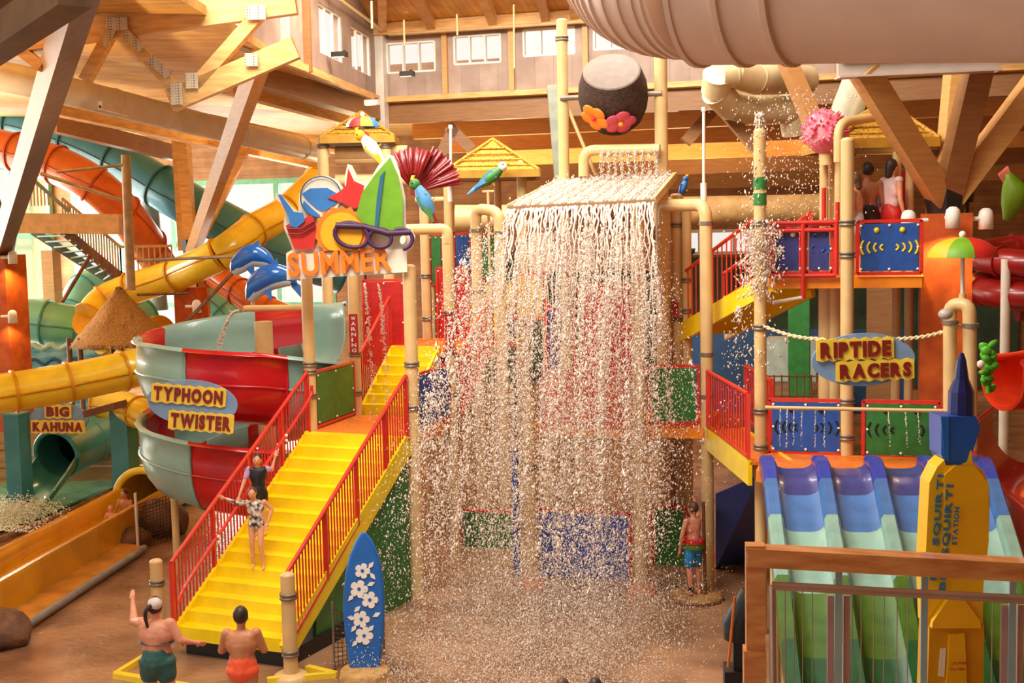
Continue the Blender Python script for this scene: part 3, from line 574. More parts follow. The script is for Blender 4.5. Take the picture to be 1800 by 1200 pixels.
# ------------------------------------------------------------------ red and mint open spiral slide
SC = DD(436, 700, 24.8); SC.z = 0; SCC = DD(468, 700, 24.9)
tw = thing('spiral_slide', 'open spiral slide of alternating red and mint sections round a cream column', 'water slide', SC)
put(MB().tube([Vector((SCC.x, SCC.y, 0)), Vector((SCC.x, SCC.y, 4.74))], .18, 20), 'centre_column', M_CREAM, tw)
vang = math.atan2(-HF.y, -HF.x)       # angle pointing to the viewer
def helix_z(t): return float(np.interp(math.degrees(t)-50.4, (-62, 0, 90, 141, 200, 270, 360, 450, 504, 640), (5.0, 4.8, 4.47, 4.44, 4.26, 3.8, 3.3, 2.92, 2.74, 2.1)))      # rim height after turning t radians from the start (right-back)
RO, RI = 2.08, 1.12
def sp(t, prof_i):
    ang = vang + PI*.72 + t      # counterclockwise from the right-back
    r, dz = prof_i; z = helix_z(t)+dz
    return Vector((SC.x+r*math.cos(ang), SC.y+r*math.sin(ang), z))
sprof = [(RO+.07, -.03), (RO+.05, .02), (RO, 0), (RO+.03, -.35), (RO+.02, -.72), (RO-.07, -1.02), (RO-.22, -1.24), (RO-.45, -1.34), (RO-.68, -1.28), (RO-.85, -1.1), (RO-.93, -.84), (RO-.94, -.76)]
CUTD = [-62, -24, 6, 64, 90, 160, 212, 252, 300, 345, 372, 420, 450, 521, 565, 600, 640]
cuts = [math.radians(c+50.4) for c in CUTD]; cols = [M_MINT, M_REDSL]*8
for i in range(len(cuts)-1):
    a, b = cuts[i], cuts[i+1]; rows = [[sp(t, p) for p in sprof] for t in np.linspace(a, b, 10)]
    sec = put(MB().shell(rows, .035), 'slide_section', cols[i], tw)
    put(MB().shell([[sp(t, (RO+.035, -.56)), sp(t, (RO+.075, -.58)), sp(t, (RO+.035, -.62))] for t in np.linspace(a, b, 10)], .01), 'side_rib', cols[i], sec)
    rib = [sp(b, (r_+.012 if k < 5 else r_, dz-.012)) for k, (r_, dz) in enumerate(sprof[1:])]; put(MB().tube(rib, .032, 6), 'section_flange', cols[i], tw)
for (u, v0, v1) in ((306, 868, 985), (520, 860, 1000)):
    p = DD(u, v0, 23.6); put(MB().tube([Vector((p.x, p.y, 0)), p+ZUP*.2], .07, 10), 'support_leg', M_CREAM, tw)
oval_sign('spiral_slide_sign', 338, 708, 21.9, 160*21.9/FPX, 82*21.9/FPX, .10, 'oval blue sign hung on the spiral slide with dark red letters', [('TYPHOON', -68, -6, 122, 25), ('TWISTER', -38, 42, 106, 26)], M_SIGNB)
# ------------------------------------------------------------------ thatched shade, grey pole and guy rails
tc_ = DD(214, 598, 34.6); ap = DD(222, 505, 34.6); rT = 80*34.6/FPX
th = thing('thatched_shade', 'conical straw thatch shade on timber posts behind the spiral slide', 'sunshade', (tc_.x, tc_.y, 0))
mb = MB(); hgt = ap.z-tc_.z
prof_t = [(rT*1.0, -.14), (rT*1.05, -.02)]
for k in range(6):
    f = k/6; prof_t += [(rT*(1-f)*1.0+.02, f*hgt), (rT*(1-f-.14)+.05, (f+.13)*hgt)]
prof_t += [(.06, hgt), (0, hgt+.02)]
mb.lathe(prof_t, (tc_.x, tc_.y, tc_.z), 40)
mb.v = [tuple(Vector(q)+Vector((random.uniform(-1, 1), random.uniform(-1, 1), random.uniform(-1, 1)))*.025) for q in mb.v]
put(mb, 'thatch', M_THATCH, th)
mb = MB()
for k in range(3600):
    a = random.uniform(0, 2*PI); f = random.random()**.6; r_ = rT*f; p = Vector((tc_.x+r_*math.cos(a), tc_.y+r_*math.sin(a), tc_.z+hgt*(1-f)+.03)); q = p+Vector((math.cos(a)*.16, math.sin(a)*.16, -.16*hgt/rT-.02)); n_ = Vector((-math.sin(a), math.cos(a), 0))*.014
    mb.add([p-n_, p+n_, q+n_*.6+ZUP*.02, q-n_*.6+ZUP*.02], [(0, 1, 2, 3)])
put(mb, 'straw_strands', M_THATCH, th, kind='stuff')
for (u, d) in ((124, 34.4), (143, 33.9), (200, 35.2), (214, 35.0), (285, 34.6)):
    p = DD(u, 650, d); put(MB().tube([Vector((p.x, p.y, 0)), Vector((p.x, p.y, DD(u, 594, d).z))], .07, 8), 'timber_leg', M_BROWNT, th)
pa = DD(221, 272, 34.6); M_POLE = mat('weathered_grey_pole', (176, 154, 122), .6, .15)
put(MB().tube([DD(230, 510, 34.6), pa], .13, 10), 'mast_pole', M_POLE, label='weathered grey pole rising from the thatched cone', cat='pole')
put(MB().tube([DD(262, 345, 43.5), DD(281, 545, 43.5)], .3, 14), 'steel_column', mat('grey_green_column', (136, 146, 130), .5, .1), label='grey-green round column between orange slide and timber post', cat='column')
for i, (u0, v0, u1, v1, d0, d1, r_, lb) in enumerate(((240, 458, 425, 450, 27.5, 28.5, .035, 'thin grey rail level with the upper dolphin'), (296, 600, 425, 462, 27, 28, .045, 'dark slanted guy rail below the yellow tube slide'), (240, 518, 330, 515, 27.2, 27.6, .03, 'dark short rail just under the yellow tube slide'), (72, 305, 214, 352, 33, 33, .05, 'pale pipe under the orange tube slide'), (100, 302, 215, 290, 33, 33, .04, 'thin pipe in front of the orange tube slide'), (110, 530, 158, 450, 33, 34, .05, 'grey diagonal brace below the steel stair'))):
    put(MB().tube([DD(u0, v0, d0), DD(u1, v1, d1)], r_, 8), 'guy_rail', M_POLE if i in (0, 3, 4) else M_BROWNT, label=lb, cat='rail', group='thin guy rails')
# orange stub pillar with lamps behind the spiral
p = DD(337, 560, 37); put(MB().box((p.x, p.y, DD(337, 505, 37).z/2), (.7, .7, DD(337, 505, 37).z)), 'pillar', M_ORCOL, label='short orange pillar behind the spiral slide', cat='pillar')
# ------------------------------------------------------------------ steel stair and walkway far left
ws = thing('access_stair', 'grey steel access stair with tan rails far behind the thatched cone', 'stairs', DD(150, 450, 40)); M_TANR = mat('tan_rail', (200, 156, 96), .5, .1); M_GST = mat('grey_green_steel', (120, 132, 112), .5, .1)
sa, sb = DD(58, 406, 40), DD(205, 500, 40); wv = R0*1.05
ta, tbp = DD(112, 405, 39.2), DD(214, 490, 39.2)
for k in range(11):
    f = k/10; a = sa.lerp(sb, f); b = ta.lerp(tbp, f); put(MB().bar(a, b, .32, .05), 'tread', M_GST, ws)
put(MB().bar(ta, tbp, .1, .3), 'stringer', M_BROWNT, ws); put(MB().bar(sa, sb, .08, .25), 'stringer', M_GST, ws)
rise = ZUP*1.0
put(MB().bar(ta+rise, tbp+rise, .06, .08), 'handrail', M_TANR, ws)
for k in range(22):
    p = ta.lerp(tbp, k/21); put(MB().bar(p, p+rise, .035, .035), 'baluster', M_TANR, ws)
a, b = tbp, tbp+R0*1.6
put(MB().bar(a+rise, b+rise, .06, .08), 'landing_rail', M_TANR, ws)
for k in range(10): p = a.lerp(b, k/9); put(MB().bar(p, p+rise, .035, .035), 'landing_baluster', M_TANR, ws)
wk = thing('upper_walkway', 'tan timber walkway beam with railing stair at the upper left', 'walkway', DD(120, 390, 39))
put(MB().bar(DD(24, 392, 39), DD(212, 394, 39), .4, .62), 'deck_beam', mat('tan_fascia', (214, 172, 116), .6, .1), wk)
ua, ub = DD(50, 362, 38.5), DD(128, 372, 38.5)
ra, rb = DD(52, 310, 38.5), DD(122, 372, 38.5)
put(MB().bar(ra, rb, .07, .1), 'handrail', M_GST, wk)
for k in range(12):
    p = ra.lerp(rb, k/11); q = Vector((p.x, p.y, ua.z)); put(MB().bar(q, p, .035, .035), 'baluster', M_TANR, wk)
p = DD(92, 500, 40); put(MB().box((p.x, p.y, p.z), (.42, .42, DD(92, 440, 40).z-DD(92, 560, 40).z)), 'timber_post', M_GLU, label='tan timber post beneath the steel stair', cat='post')

# painted wave wall and splash pad beyond the thatched cone
wm = thing('wave_wall', 'blue painted wave wall below the pale green tube slide', 'wall', DD(115, 660, 38)); a, b = DD(25, 665, 38), DD(205, 665, 38); zt_ = DD(115, 608, 38).z
put(MB().bar(Vector((a.x, a.y, zt_/2)), Vector((b.x, b.y, zt_/2)), .25, zt_), 'wall_slab', mat('painted_sea_blue', (70, 150, 190), .5, col2=(150, 206, 212), scale=2.2, stretch=(1, 1, 3)), wm)
crest = [a.lerp(b, t) for t in np.linspace(0, 1, 41)]
put(MB().tube([Vector((p.x, p.y, zt_+.06*math.sin(i*.9)))-HF*.1 for i, p in enumerate(crest)], .09, 8), 'wave_crest', mat('pale_aqua_paint', (176, 222, 216), .5), wm)
put(MB().tube([Vector((p.x, p.y, zt_-.45+.08*math.sin(i*.8+1)))-HF*.13 for i, p in enumerate(crest)], .05, 8), 'wave_crest', mat('deep_sea_paint', (30, 96, 150), .5), wm)
# ------------------------------------------------------------------ cream pipe posts of the play structure
POSTG = 'cream pipe posts of the play structure'
def post(x, y, z0, z1, label, r=.105, clamps=(), cap=True, foot=False, m=None, name='pipe_post', group=POSTG):
    root = thing(name, label, 'post', (x, y, z0), group)
    put(MB().tube([(x, y, z0), (x, y, z1)], r, 16), 'pipe', m or M_CREAM, root)
    for c in clamps:
        put(MB().lathe([(r, -.045), (r+.022, -.045), (r+.022, -.012), (r+.008, -.008), (r+.008, .008), (r+.022, .012), (r+.022, .045), (r, .045)], (x, y, c), 16), 'clamp_ring', M_CLAMP, root)
    if cap: put(MB().lathe([(r*1.02, 0), (r*1.02, .02), (r*.7, .05), (0, .06)], (x, y, z1), 14), 'pipe_cap', m or M_CREAM, root)
    if foot: put(MB().lathe([(0, .16), (r*1.3, .16), (r*2.3, .05), (r*2.4, 0)], (x, y, z0), 16), 'foot_cone', M_ORANGE, root)
    return root
def railing(name, label, a, b, h, n, parent=None, m=M_RED, mids=(), inner=False, group='red guard rails', r_top=.035, br=.014, endposts=True):
    a, b = Vector(a), Vector(b); up = Vector((0, 0, h)); root = thing(name, label, 'railing', a, group) if parent is None else parent
    put(MB().tube([a+up, b+up], r_top, 10), 'top_rail', m, root); put(MB().tube([a, b], r_top*.85, 10), 'bottom_rail', m, root)
    me, o = mesh_of(MB().tube([(0, 0, 0), (0, 0, h)], br, 6, False), 'baluster', (0, 0, 0)); me.materials.append(m)
    for k in range(1, n):
        inst('baluster', me, a.lerp(b, k/n), root)
    for f in ((0, 1) if endposts else ())+tuple(mids):
        p = a.lerp(b, f); put(MB().bar(p-ZUP*.03, p+up, .06, .06, (1, 0, 0)), 'rail_post', m, root)
    return root
def panel(name, label, a, b, z0, z1, m, slots=None, frame=M_RED, group='coloured play panels', bolts=True):
    a, b = Vector((a[0], a[1], 0)), Vector((b[0], b[1], 0)); d = (b-a).normalized(); n = Vector((d.y, -d.x, 0)); w = (b-a).length
    if n.dot(HF) > 0: n = -n
    root = thing(name, label, 'panel', (a+b)/2+ZUP*z0, group)
    put(MB().prism([a+d*.05+ZUP*(z0+.04), b-d*.05+ZUP*(z0+.04), b-d*.05+ZUP*(z1-.04), a+d*.05+ZUP*(z1-.04)], n*.03), 'board', m, root)
    for z in (z0, z1): put(MB().bar(a+ZUP*z, b+ZUP*z, .06, .05), 'frame_rail', frame, root)
    for p in (a, b): put(MB().bar(p+ZUP*z0, p+ZUP*z1, .06, .05, d), 'frame_stile', frame, root)
    if bolts:
        me, o = mesh_of(MB().blob((0, 0, 0), (.022, .022, .022), None, 8, 5), 'bolt', (0, 0, 0)); me.materials.append(M_WHITE)
        for fx in (.06, .5, .94):
            for z in (z0+.07, (z0+z1)/2, z1-.07):
                if fx == .5 and abs(z-(z0+z1)/2) < .01: continue
                inst('bolt', me, a+d*w*fx+n*.035+ZUP*z, root)
    if slots:
        col, = slots[1:2] or (M_YEL,)
        mid = (z0+z1)/2
        for i, f in enumerate(slots[0]):
            s = abs(f)*w; sg = 1 if f > 0 else -1; hh = (z1-z0)*(.06+.5*abs(f)); base = (a+b)/2+n*.032
            pl = [base+d*(sg*s+sg*.04*(1-(t*2-1)**2))+ZUP*(mid+(t-.5)*hh*1.0) for t in np.linspace(0, 1, 7)]
            put(MB().tube(pl, .018, 6), 'slot_arc', slots[1], root)
        for sg in (-1, 1): put(MB().blob((a+b)/2+n*.032+d*sg*w*.2+ZUP*(z1-.14), (.045, .045, .045), None, 10, 6), 'knob', slots[2], root)
    return root
DZ = 2.9
FL, FR, BLp, BR = (-9.72, 20.6), (-7.68, 20.4), (-9.70, 22.65), (-7.66, 22.45)
post(*FL, 0, zat(*FL, 484), 'cream post at the top left of the yellow stair under the beach sign', clamps=(3.55, 3.98, zat(*FL, 640)))
post(*FR, 0, zat(*FR, 470), 'cream post at the top right of the yellow stair under the beach sign', r=.115, clamps=(zat(*FR, 640), zat(*FR, 716)))
post(*BLp, 0, zat(*BLp, 478), 'cream post with left red warning strip at the back of the first landing', clamps=(zat(*BLp, 622), zat(*BLp, 690)))
post(*BR, 0, zat(*BR, 418), 'cream post with right red warning strip beside the falling water', clamps=(zat(*BR, 550), zat(*BR, 620), zat(*BR, 692)), cap=False)
# first landing
def deck(name, label, x0, x1, y0, y1, z, group='orange landings'):
    root = thing(name, label, 'platform', ((x0+x1)/2, (y0+y1)/2, z-.16), group)
    put(MB().box(((x0+x1)/2, (y0+y1)/2, z-.03), (x1-x0, y1-y0, .06)), 'deck_plate', M_ORANGE, root)
    for (a, b) in (((x0, y0), (x1, y0)), ((x1, y0), (x1, y1)), ((x0, y0), (x0, y1)), ((x0, y1), (x1, y1))): put(MB().bar((*a, z-.09), (*b, z-.09), .06, .17), 'edge_beam', mat('bright_orange_edge', (246, 140, 24), .4, .06), root)
    return root
deck('landing_deck', 'orange first landing at the head of the yellow stair', FL[0], FR[0], 20.5, 22.6, DZ)
panel('play_panel', 'plain green panel on the left side of the first landing', (FL[0], FL[1]+.16), (BLp[0], BLp[1]-.14), DZ+.05, DZ+1.05, M_GREEN)
panel('play_panel', 'plain blue panel on the right side of the first landing', (FR[0], FR[1]+.16), (BR[0], BR[1]-.14), DZ+.05, DZ+1.05, M_BLUE)
for i, (q, ut) in enumerate(((BLp, 'left'), (BR, 'right'))):
    zt, zb = zat(*q, 551), zat(*q, 620); c = Vector((q[0], q[1], 0))-HF*.125
    s = thing('warning_strip', 'narrow red vertical sign with white letters on the %s back landing post' % ut, 'sign', c+ZUP*zb, 'vertical warning strips')
    put(MB().prism([c-R0*.085+ZUP*zb, c+R0*.085+ZUP*zb, c+R0*.085+ZUP*zt, c-R0*.085+ZUP*zt], -HF*.015), 'strip_board', mat('red_sign_board', (180, 26, 34), .5), s)
    for k, ch in enumerate('WARNING'):
        hh = (zt-zb)/7.4; lettering(ch, 'letter', M_WHITE, s, c-HF*.022-R0*.045+ZUP*(zt-.03-(k+.86)*hh), R0, ZUP, hh*.7, .09 if ch != 'I' else .03, .01, .02)
# yellow stair, lower flight
def flight(name, label, top, bot, width_dir, width, n, m, thick=.14, group='yellow stairs', stringer=.26, mb=None):
    top, bot = Vector(top), Vector(bot); wd = Vector(width_dir).normalized(); root = thing(name, label, 'stairs', bot, group)
    run = Vector(((top-bot).x, (top-bot).y, 0)); L_ = run.length; rd = run.normalized(); H = top.z-bot.z
    yaw = math.atan2(wd.y, wd.x); Rm = Matrix.Rotation(yaw, 3, 'Z')
    st = L_/n; rs = H/n
    me, o = mesh_of(MB().box((0, 0, 0), (width, st+.02, rs+.03)), 'step', (0, 0, 0)); me.materials.append(m)
    for k in range(n):
        c = bot + rd*(st*(k+.5)) + ZUP*(rs*(k+.5)) + wd*width/2
        inst('step', me, c, root, (0, 0, yaw))
    for sgn, off in ((0, -.03), (1, .03)):
        e = wd*(width*sgn+off); put(MB().bar(bot+e+ZUP*(rs*.5-stringer*.30), top+e+ZUP*(-stringer*.30), .07, stringer), 'stringer', m, root)
    return root
ST, SB = Vector((-9.66, 20.46, DZ)), Vector((-10.28, 16.72, .28)); wdir = Vector((1, -.12, 0)).normalized(); SW = 1.92
flight('stair_flight', 'wide yellow stair climbing to the first landing', ST, SB, wdir, SW, 15, M_YEL, stringer=.36)
base = thing('gap_block', 'black block filling the dark gap under the foot of the yellow stair', 'plinth', SB-ZUP*.28)  # black block stands for the shaded gap below the lowest step
bm_ = MB(); e0 = SB-ZUP*.28
bm_.prism([e0+wdir*.02+Vector((.05, .12, 0)), e0+wdir*(SW-.02)+Vector((.05, .12, 0)), e0+wdir*(SW-.02)+Vector((.4, 2.2, 0)), e0+wdir*.02+Vector((.4, 2.2, 0))], (0, 0, .24)); put(bm_, 'base_block', M_BLACK, base)
put(MB().bar(e0+wdir*.02+Vector((.04, .10, .2)), e0+wdir*(SW-.02)+Vector((.04, .10, .2)), .05, .06), 'base_lip', M_BLACK, base)
railing('stair_rail', 'red balustrade on the left side of the yellow stair', SB-wdir*.06+ZUP*.1, ST-wdir*.06+ZUP*.0, 1.08, 46, mids=(.27, .52, .78))
railing('stair_rail', 'red balustrade on the right side of the yellow stair', SB+wdir*(SW+.06)+ZUP*.05, ST+wdir*(SW+.02)+ZUP*.0, 1.08, 46, mids=(.3, .55, .8))
ih = thing('hand_rail', 'red inner handrail curving along the left stair balustrade', 'handrail', SB+wdir*.05)
o_ = wdir*.04; put(MB().tube(bez([SB+o_+ZUP*.55, SB+o_+(ST-SB)*.03+ZUP*.62, SB+o_+(ST-SB)*.1+ZUP*.66, SB+o_+(ST-SB)*.5+ZUP*.68, SB+o_+(ST-SB)*.95+ZUP*.68, ST+o_+ZUP*.85], 6), .028, 8), 'rail_tube', M_RED, ih)
for f in (.27, .52, .78):
    p = SB+o_+(ST-SB)*f+ZUP*.66; put(MB().tube([p, p-wdir*.09], .016, 6), 'bracket', M_RED, ih)
    for dz in (0, -.09): put(MB().blob(p+ZUP*dz+wdir*.01-HF*.03, .03, None, 8, 6), 'bracket_bolt', M_WHITE, ih)
# green skirt under the right stringer, with its red support leg and net
sk0, sk1 = SB+wdir*(SW+.01), ST+wdir*(SW+.01)
put(MB().prism([Vector((sk0.x+.1, sk0.y+.9, 0)), Vector((sk1.x, sk1.y, 0)), sk1-ZUP*.3, sk0+(sk1-sk0)*.23-ZUP*.32], -wdir*.06), 'stair_skirt', M_GREEN, label='green triangular skirt panel under the yellow stair', cat='panel')
p = GG(686, 1020, 0); put(MB().tube([Vector((p.x, p.y, 0)), Vector((p.x, p.y, 1.6))], .045, 10), 'support_leg', M_RED, label='thin red support leg beside the green stair skirt', cat='post')
nw = thing('safety_net', 'loose mesh net hung beside the blue surfboard', 'net', GG(585, 1175, 0)); na, nb = GG(588, 1178, 0), GG(676, 1150, 0); mb = MB()
for q in (na, nb): put(MB().tube([q, q+ZUP*1.05], .018, 6), 'net_pole', M_CLAMP, nw)
for k in range(13): a = na.lerp(nb, k/12); mb.tube([a+ZUP*.05, a+ZUP*(1.0-.25*math.sin(PI*k/12))], .006, 4)
for k in range(13): mb.tube([na.lerp(nb, j/6)+ZUP*(.05+k*.075*(1-.22*math.sin(PI*j/6))) for j in range(7)], .006, 4)
put(mb, 'net_cords', M_NET, nw, kind='stuff')
# newel posts at the stair foot
for i, (u, v, d, vt, lb) in enumerate(((280, 1110, 0, 988, 'short cream newel post at the left foot of the yellow stair'), (512, 1192, 0, 1012, 'short cream newel post at the right foot of the yellow stair'))):
    g_ = GG(u, v, 0); n_ = post(g_.x, g_.y, 0, zat(g_.x, g_.y, vt), lb, r=.105, clamps=(zat(g_.x, g_.y, vt+35), zat(g_.x, g_.y, vt+135)), name='newel_post', group='newel posts')
    put(MB().lathe([(0, .09), (.2, .09), (.26, .05), (.27, 0)], g_, 16), 'foot_plate', M_CREAM, n_)
yf = thing('floor_frame', 'yellow rectangular curb frame on the floor beside the stair foot', 'curb', GG(300, 1195, 0))
c1, c2, c3 = GG(203, 1190, 0), GG(268, 1150, 0), GG(330, 1212, 0)
put(MB().bar(c1+ZUP*.04, c2+ZUP*.04, .08, .08), 'curb_bar', M_YELSL, yf); put(MB().bar(c1+ZUP*.04, c3+ZUP*.04, .12, .08), 'curb_bar', M_YELSL, yf)
c4 = GG(540, 1178, 0); c5 = GG(590, 1190, 0); c6 = GG(470, 1200, 0)
yg = thing('floor_frame', 'yellow curb frame on the floor right of the stair foot', 'curb', c4); put(MB().bar(c4+ZUP*.04, c5+ZUP*.04, .1, .08), 'curb_bar', M_YELSL, yg); put(MB().bar(c5+ZUP*.04, c6+ZUP*.04, .1, .08), 'curb_bar', M_YELSL, yg)
# second and third flights, mid landing z = 4.05 and its red side guards
MZ = 4.05
flight('stair_flight', 'narrow yellow stair climbing behind the first landing', (-9.62, 24.6, MZ), (-9.62, 22.75, DZ), (1, 0, 0), .95, 7, M_YEL, stringer=.2)
railing('stair_rail', 'red balustrade left of the narrow upper yellow stair', (-9.72, 22.8, DZ+.05), (-9.72, 24.6, MZ), 1.05, 18)
deck('landing_deck', 'orange middle landing above the narrow yellow stair', -9.8, -7.5, 24.6, 26.6, MZ)
flight('stair_flight', 'short yellow stair rising from the middle landing', (-8.9, 28.2, 5.2), (-8.9, 26.65, MZ), (1, 0, 0), .9, 6, M_YEL, stringer=.2)
railing('landing_rail', 'red balustrade on the right edge of the middle landing', (-7.5, 22.6, 3.0), (-7.55, 24.9, MZ), 1.1, 20)
M_REDT = mat('red_mesh_panel', (196, 34, 30), .4, .12, scale=8)
def flat(name, label, u0, v0, u1, v1, y, m, cat='panel', group='coloured play panels', frame=M_RED):
    a, b = YY(u0, v1, y), YY(u1, v0, y); o = panel(name, label, (a.x, y), (b.x, y), a.z, b.z, m, frame=frame, group=group)
    if a.z > .5:
        for x in (a.x+.04, b.x-.04): put(MB().tube([(x, y+.05, 0), (x, y+.05, a.z)], .04, 8), 'leg', M_CREAM, o)
    return o
flat('play_panel', 'tall red panel behind the left warning strip', 643, 492, 712, 640, 25.0, M_REDT)
flat('play_panel', 'red panel beside the right warning strip', 772, 470, 822, 640, 26.6, M_REDT)
flat('play_panel', 'small green panel left of the tall elbow pipe', 757, 412, 778, 500, 27.5, M_GREEN)
flat('play_panel', 'narrow blue panel in the gap behind the elbow pipes', 800, 410, 828, 492, 27.5, M_BLUE)
flat('play_panel', 'narrow green panel beside the blue gap panel', 846, 412, 872, 492, 27.5, M_GREEN)
# rear posts and elbow pipes
def elbow(pts, r, label, clamps=(), name='elbow_pipe', m=None, n=6):
    """pipe with rounded corners"""
    P = [Vector(p) for p in pts]; out = [P[0]]
    for a, b, c in zip(P[:-2], P[1:-1], P[2:]):
        k = min(.22, (b-a).length*.45, (c-b).length*.45); s = b-(b-a).normalized()*k; e = b+(c-b).normalized()*k
        out += [((1-t)**2)*s+2*t*(1-t)*b+t*t*e for t in np.linspace(0, 1, n)]
    out.append(P[-1]); root = thing(name, label, 'pipe', P[0], 'bent cream pipes')
    put(MB().tube(out, r, 16), 'pipe', m or M_CREAM, root)
    for (p, d) in clamps: p = Vector(p); d = Vector(d).normalized(); put(MB().tube([p-d*.03, p+d*.03], r+.02, 14), 'clamp_ring', M_CLAMP, root)
    return root
e1 = Vector((BR[0], BR[1], zat(*BR, 420))); e2 = Vector((BR[0], BR[1], zat(*BR, 402)))
elbow([e1-ZUP*.1, e2, DD(700, 404, depth(e2)), DD(690, 440, depth(e2))], .105, 'cream elbow pipe topping the post with the right warning strip')
post(-9.58, 26.5, 0, zat(-9.58, 26.5, 342), 'cream rear post left of the parrot', clamps=(zat(-9.58, 26.5, 485), zat(-9.58, 26.5, 560)))
post(-9.0, 26.5, 0, zat(-9.0, 26.5, 300), 'tall cream post carrying the left side of the middle woven roof', clamps=(zat(-9, 26.5, 410),))
post(-7.03, 25.5, 0, zat(-7.03, 25.5, 286), 'cream post carrying the right side of the middle woven roof')
x1, x2 = YY(838, 450, 24.5).x, YY(884, 450, 24.5).x; zz = zat(x1, 24.5, 366)
elbow([(x1, 24.5, 0), (x1, 24.5, zz), (x2, 24.3, zz-.08), (x2, 24.3, 0)], .115, 'cream hairpin pipe beside the left edge of the water canopy', clamps=(((x1, 24.5, zz-.45), (0, 0, 1)), ((x1, 24.5, zz-1.7), (0, 0, 1)), ((x2, 24.3, zz-.5), (0, 0, 1))))
post(-8.0, 27.0, 0, zat(-8.0, 27, 318), 'slim cream post under the blue-tailed bird', r=.08)
post(-5.86, 21.5, 0, 3.4, 'cream front post behind the falling water, left of the lower blue panel', foot=True, clamps=(2.2,))
post(-3.87, 21.5, 0, zat(-3.87, 21.5, 362), 'stout cream front post behind the falling water, right of the lower blue panel', r=.12, foot=True)
post(-3.74, 23.8, 0, zat(-3.74, 23.8, 366), 'cream post of the right canopy cluster nearest the water', r=.10)
post(-3.55, 23.9, 0, zat(-3.55, 23.9, 345), 'middle cream post of the right canopy cluster', r=.11, clamps=(zat(-3.5, 23.9, 395), zat(-3.5, 23.9, 560)))
post(-3.34, 23.8, 0, zat(-3.34, 23.8, 366), 'cream post of the right canopy cluster nearest the upper stair', r=.09, clamps=(zat(-3.3, 23.8, 492), zat(-3.3, 23.8, 546)))
put(MB().box((-3.55, 23.76, zat(-3.55, 23.8, 543)), (.09, .03, .34)), 'warning_strip', mat('red_sign_board', (180, 26, 34)), label='small red notice on the right canopy cluster', cat='sign', group='vertical warning strips')
zq = zat(-2.75, 22, 360)
elbow([(-2.75, 22.0, 0), (-2.75, 22.0, zq), (-3.6, 22.7, zq+.02), (-3.6, 22.7, zq-.3)], .11, 'tall cream elbow pipe beside the boy at the water edge', clamps=[((-2.75, 22, zat(-2.75, 22, v)), (0, 0, 1)) for v in (392, 622, 696)])
ty_ = 'tall cream post topped with bubbling water beside the upper bridge'
p7 = post(-1.63, 19.7, 0, zat(-1.63, 19.7, 232), ty_, r=.095, clamps=[zat(-1.63, 19.7, v) for v in (392, 575, 722, 785)])
for v in (322, 350): z = zat(-1.63, 19.7, v); put(MB().tube([(-1.63, 19.7, z-.09), (-1.63, 19.7, z+.09)], .105, 14), 'green_band', M_GREEN, p7)
post(-.33, 19.75, 0, zat(-.33, 19.75, 248), 'cream post between the blue and green panels of the racing slide', r=.10, clamps=[zat(-.33, 19.75, v) for v in (392, 448, 705, 768)])
for i, (u, y, vt, lb) in enumerate(((1448, 21.0, 268, 'leftmost thin cream post of the group beside the upper platform'), (1462, 21.2, 275, 'second thin cream post of the group beside the upper platform'), (1474, 20.9, 235, 'post with the curved arm over the upper platform'), (1575, 21.6, 270, 'slim cream post behind the oval racer sign'), (1598, 21.6, 270, 'cream post near the orange column behind the racer sign'), (1452, 20.9, 505, 'stout cream post below the upper platform left'), (1466, 20.9, 505, 'second stout cream post below the upper platform'))):
    x = YY(u, 500, y).x; post(x, y, 0, zat(x, y, vt), lb, r=.07 if i < 5 else .12)
# ------------------------------------------------------------------ centre and right landings
deck('landing_deck', 'orange centre landing behind the falling water', -5.9, -2.8, 21.9, 24.0, DZ)
panel('play_panel', 'red panel on the centre landing behind the water', (-5.7, 21.85), (-4.05, 21.85), DZ+.05, DZ+1.0, mat('red_orange_panel', (214, 84, 56), .5, .1))
panel('play_panel', 'bright green panel at the right end of the centre landing', (-3.75, 21.85), (-2.9, 22.0), DZ+.08, DZ+1.1, M_GREEN)
flat('play_panel', 'lower blue panel standing on the floor behind the water', 946, 902, 1108, 1026, 22.2, mat('bright_blue_panel', (60, 96, 190), .4, .1))
flat('play_panel', 'lower green panel on the floor left of the boy', 1148, 892, 1206, 1012, 23.4, M_GREEN)
flat('play_panel', 'lower green panel on the floor at the left of the water', 812, 900, 905, 1000, 24.0, M_GREEN)
flat('play_panel', 'purple panel glimpsed through the water above the centre landing', 962, 540, 1010, 700, 25.0, mat('purple_panel', (96, 60, 110), .5))
flat('play_panel', 'red panel glimpsed through the water beside the purple one', 1020, 500, 1118, 660, 25.2, M_REDT)
flat('play_panel', 'yellow panel glimpsed through the left part of the water', 905, 480, 958, 560, 25.2, mat('mustard_panel', (216, 172, 60), .5))
bs = thing('letter_board', 'pale board with white letters half hidden behind the water canopy', 'sign', YY(1040, 470, 23.3)); M_PINKB = mat('pale_pink_board', (214, 170, 140), .5, .1)
a, b = YY(930, 478, 23.3), YY(1140, 405, 23.3); put(MB().prism([(a.x, 23.3, a.z), (b.x, 23.3, a.z), (b.x, 23.3, b.z), (a.x, 23.3, b.z)], (0, .05, 0)), 'board', M_PINKB, bs)
for ch, u, v, w in (('S', 962, 438, 14), ('I', 1022, 432, 4), ('O', 1055, 430, 16), ('O', 1054, 466, 16), ('N', 1080, 466, 18), ('T', 1098, 464, 12), ('S', 1112, 466, 14)):
    lettering(ch, 'letter', M_WHITE, bs, YY(u, v, 23.27), (1, 0, 0), ZUP, .26, w*24/FPX, .03, .03)
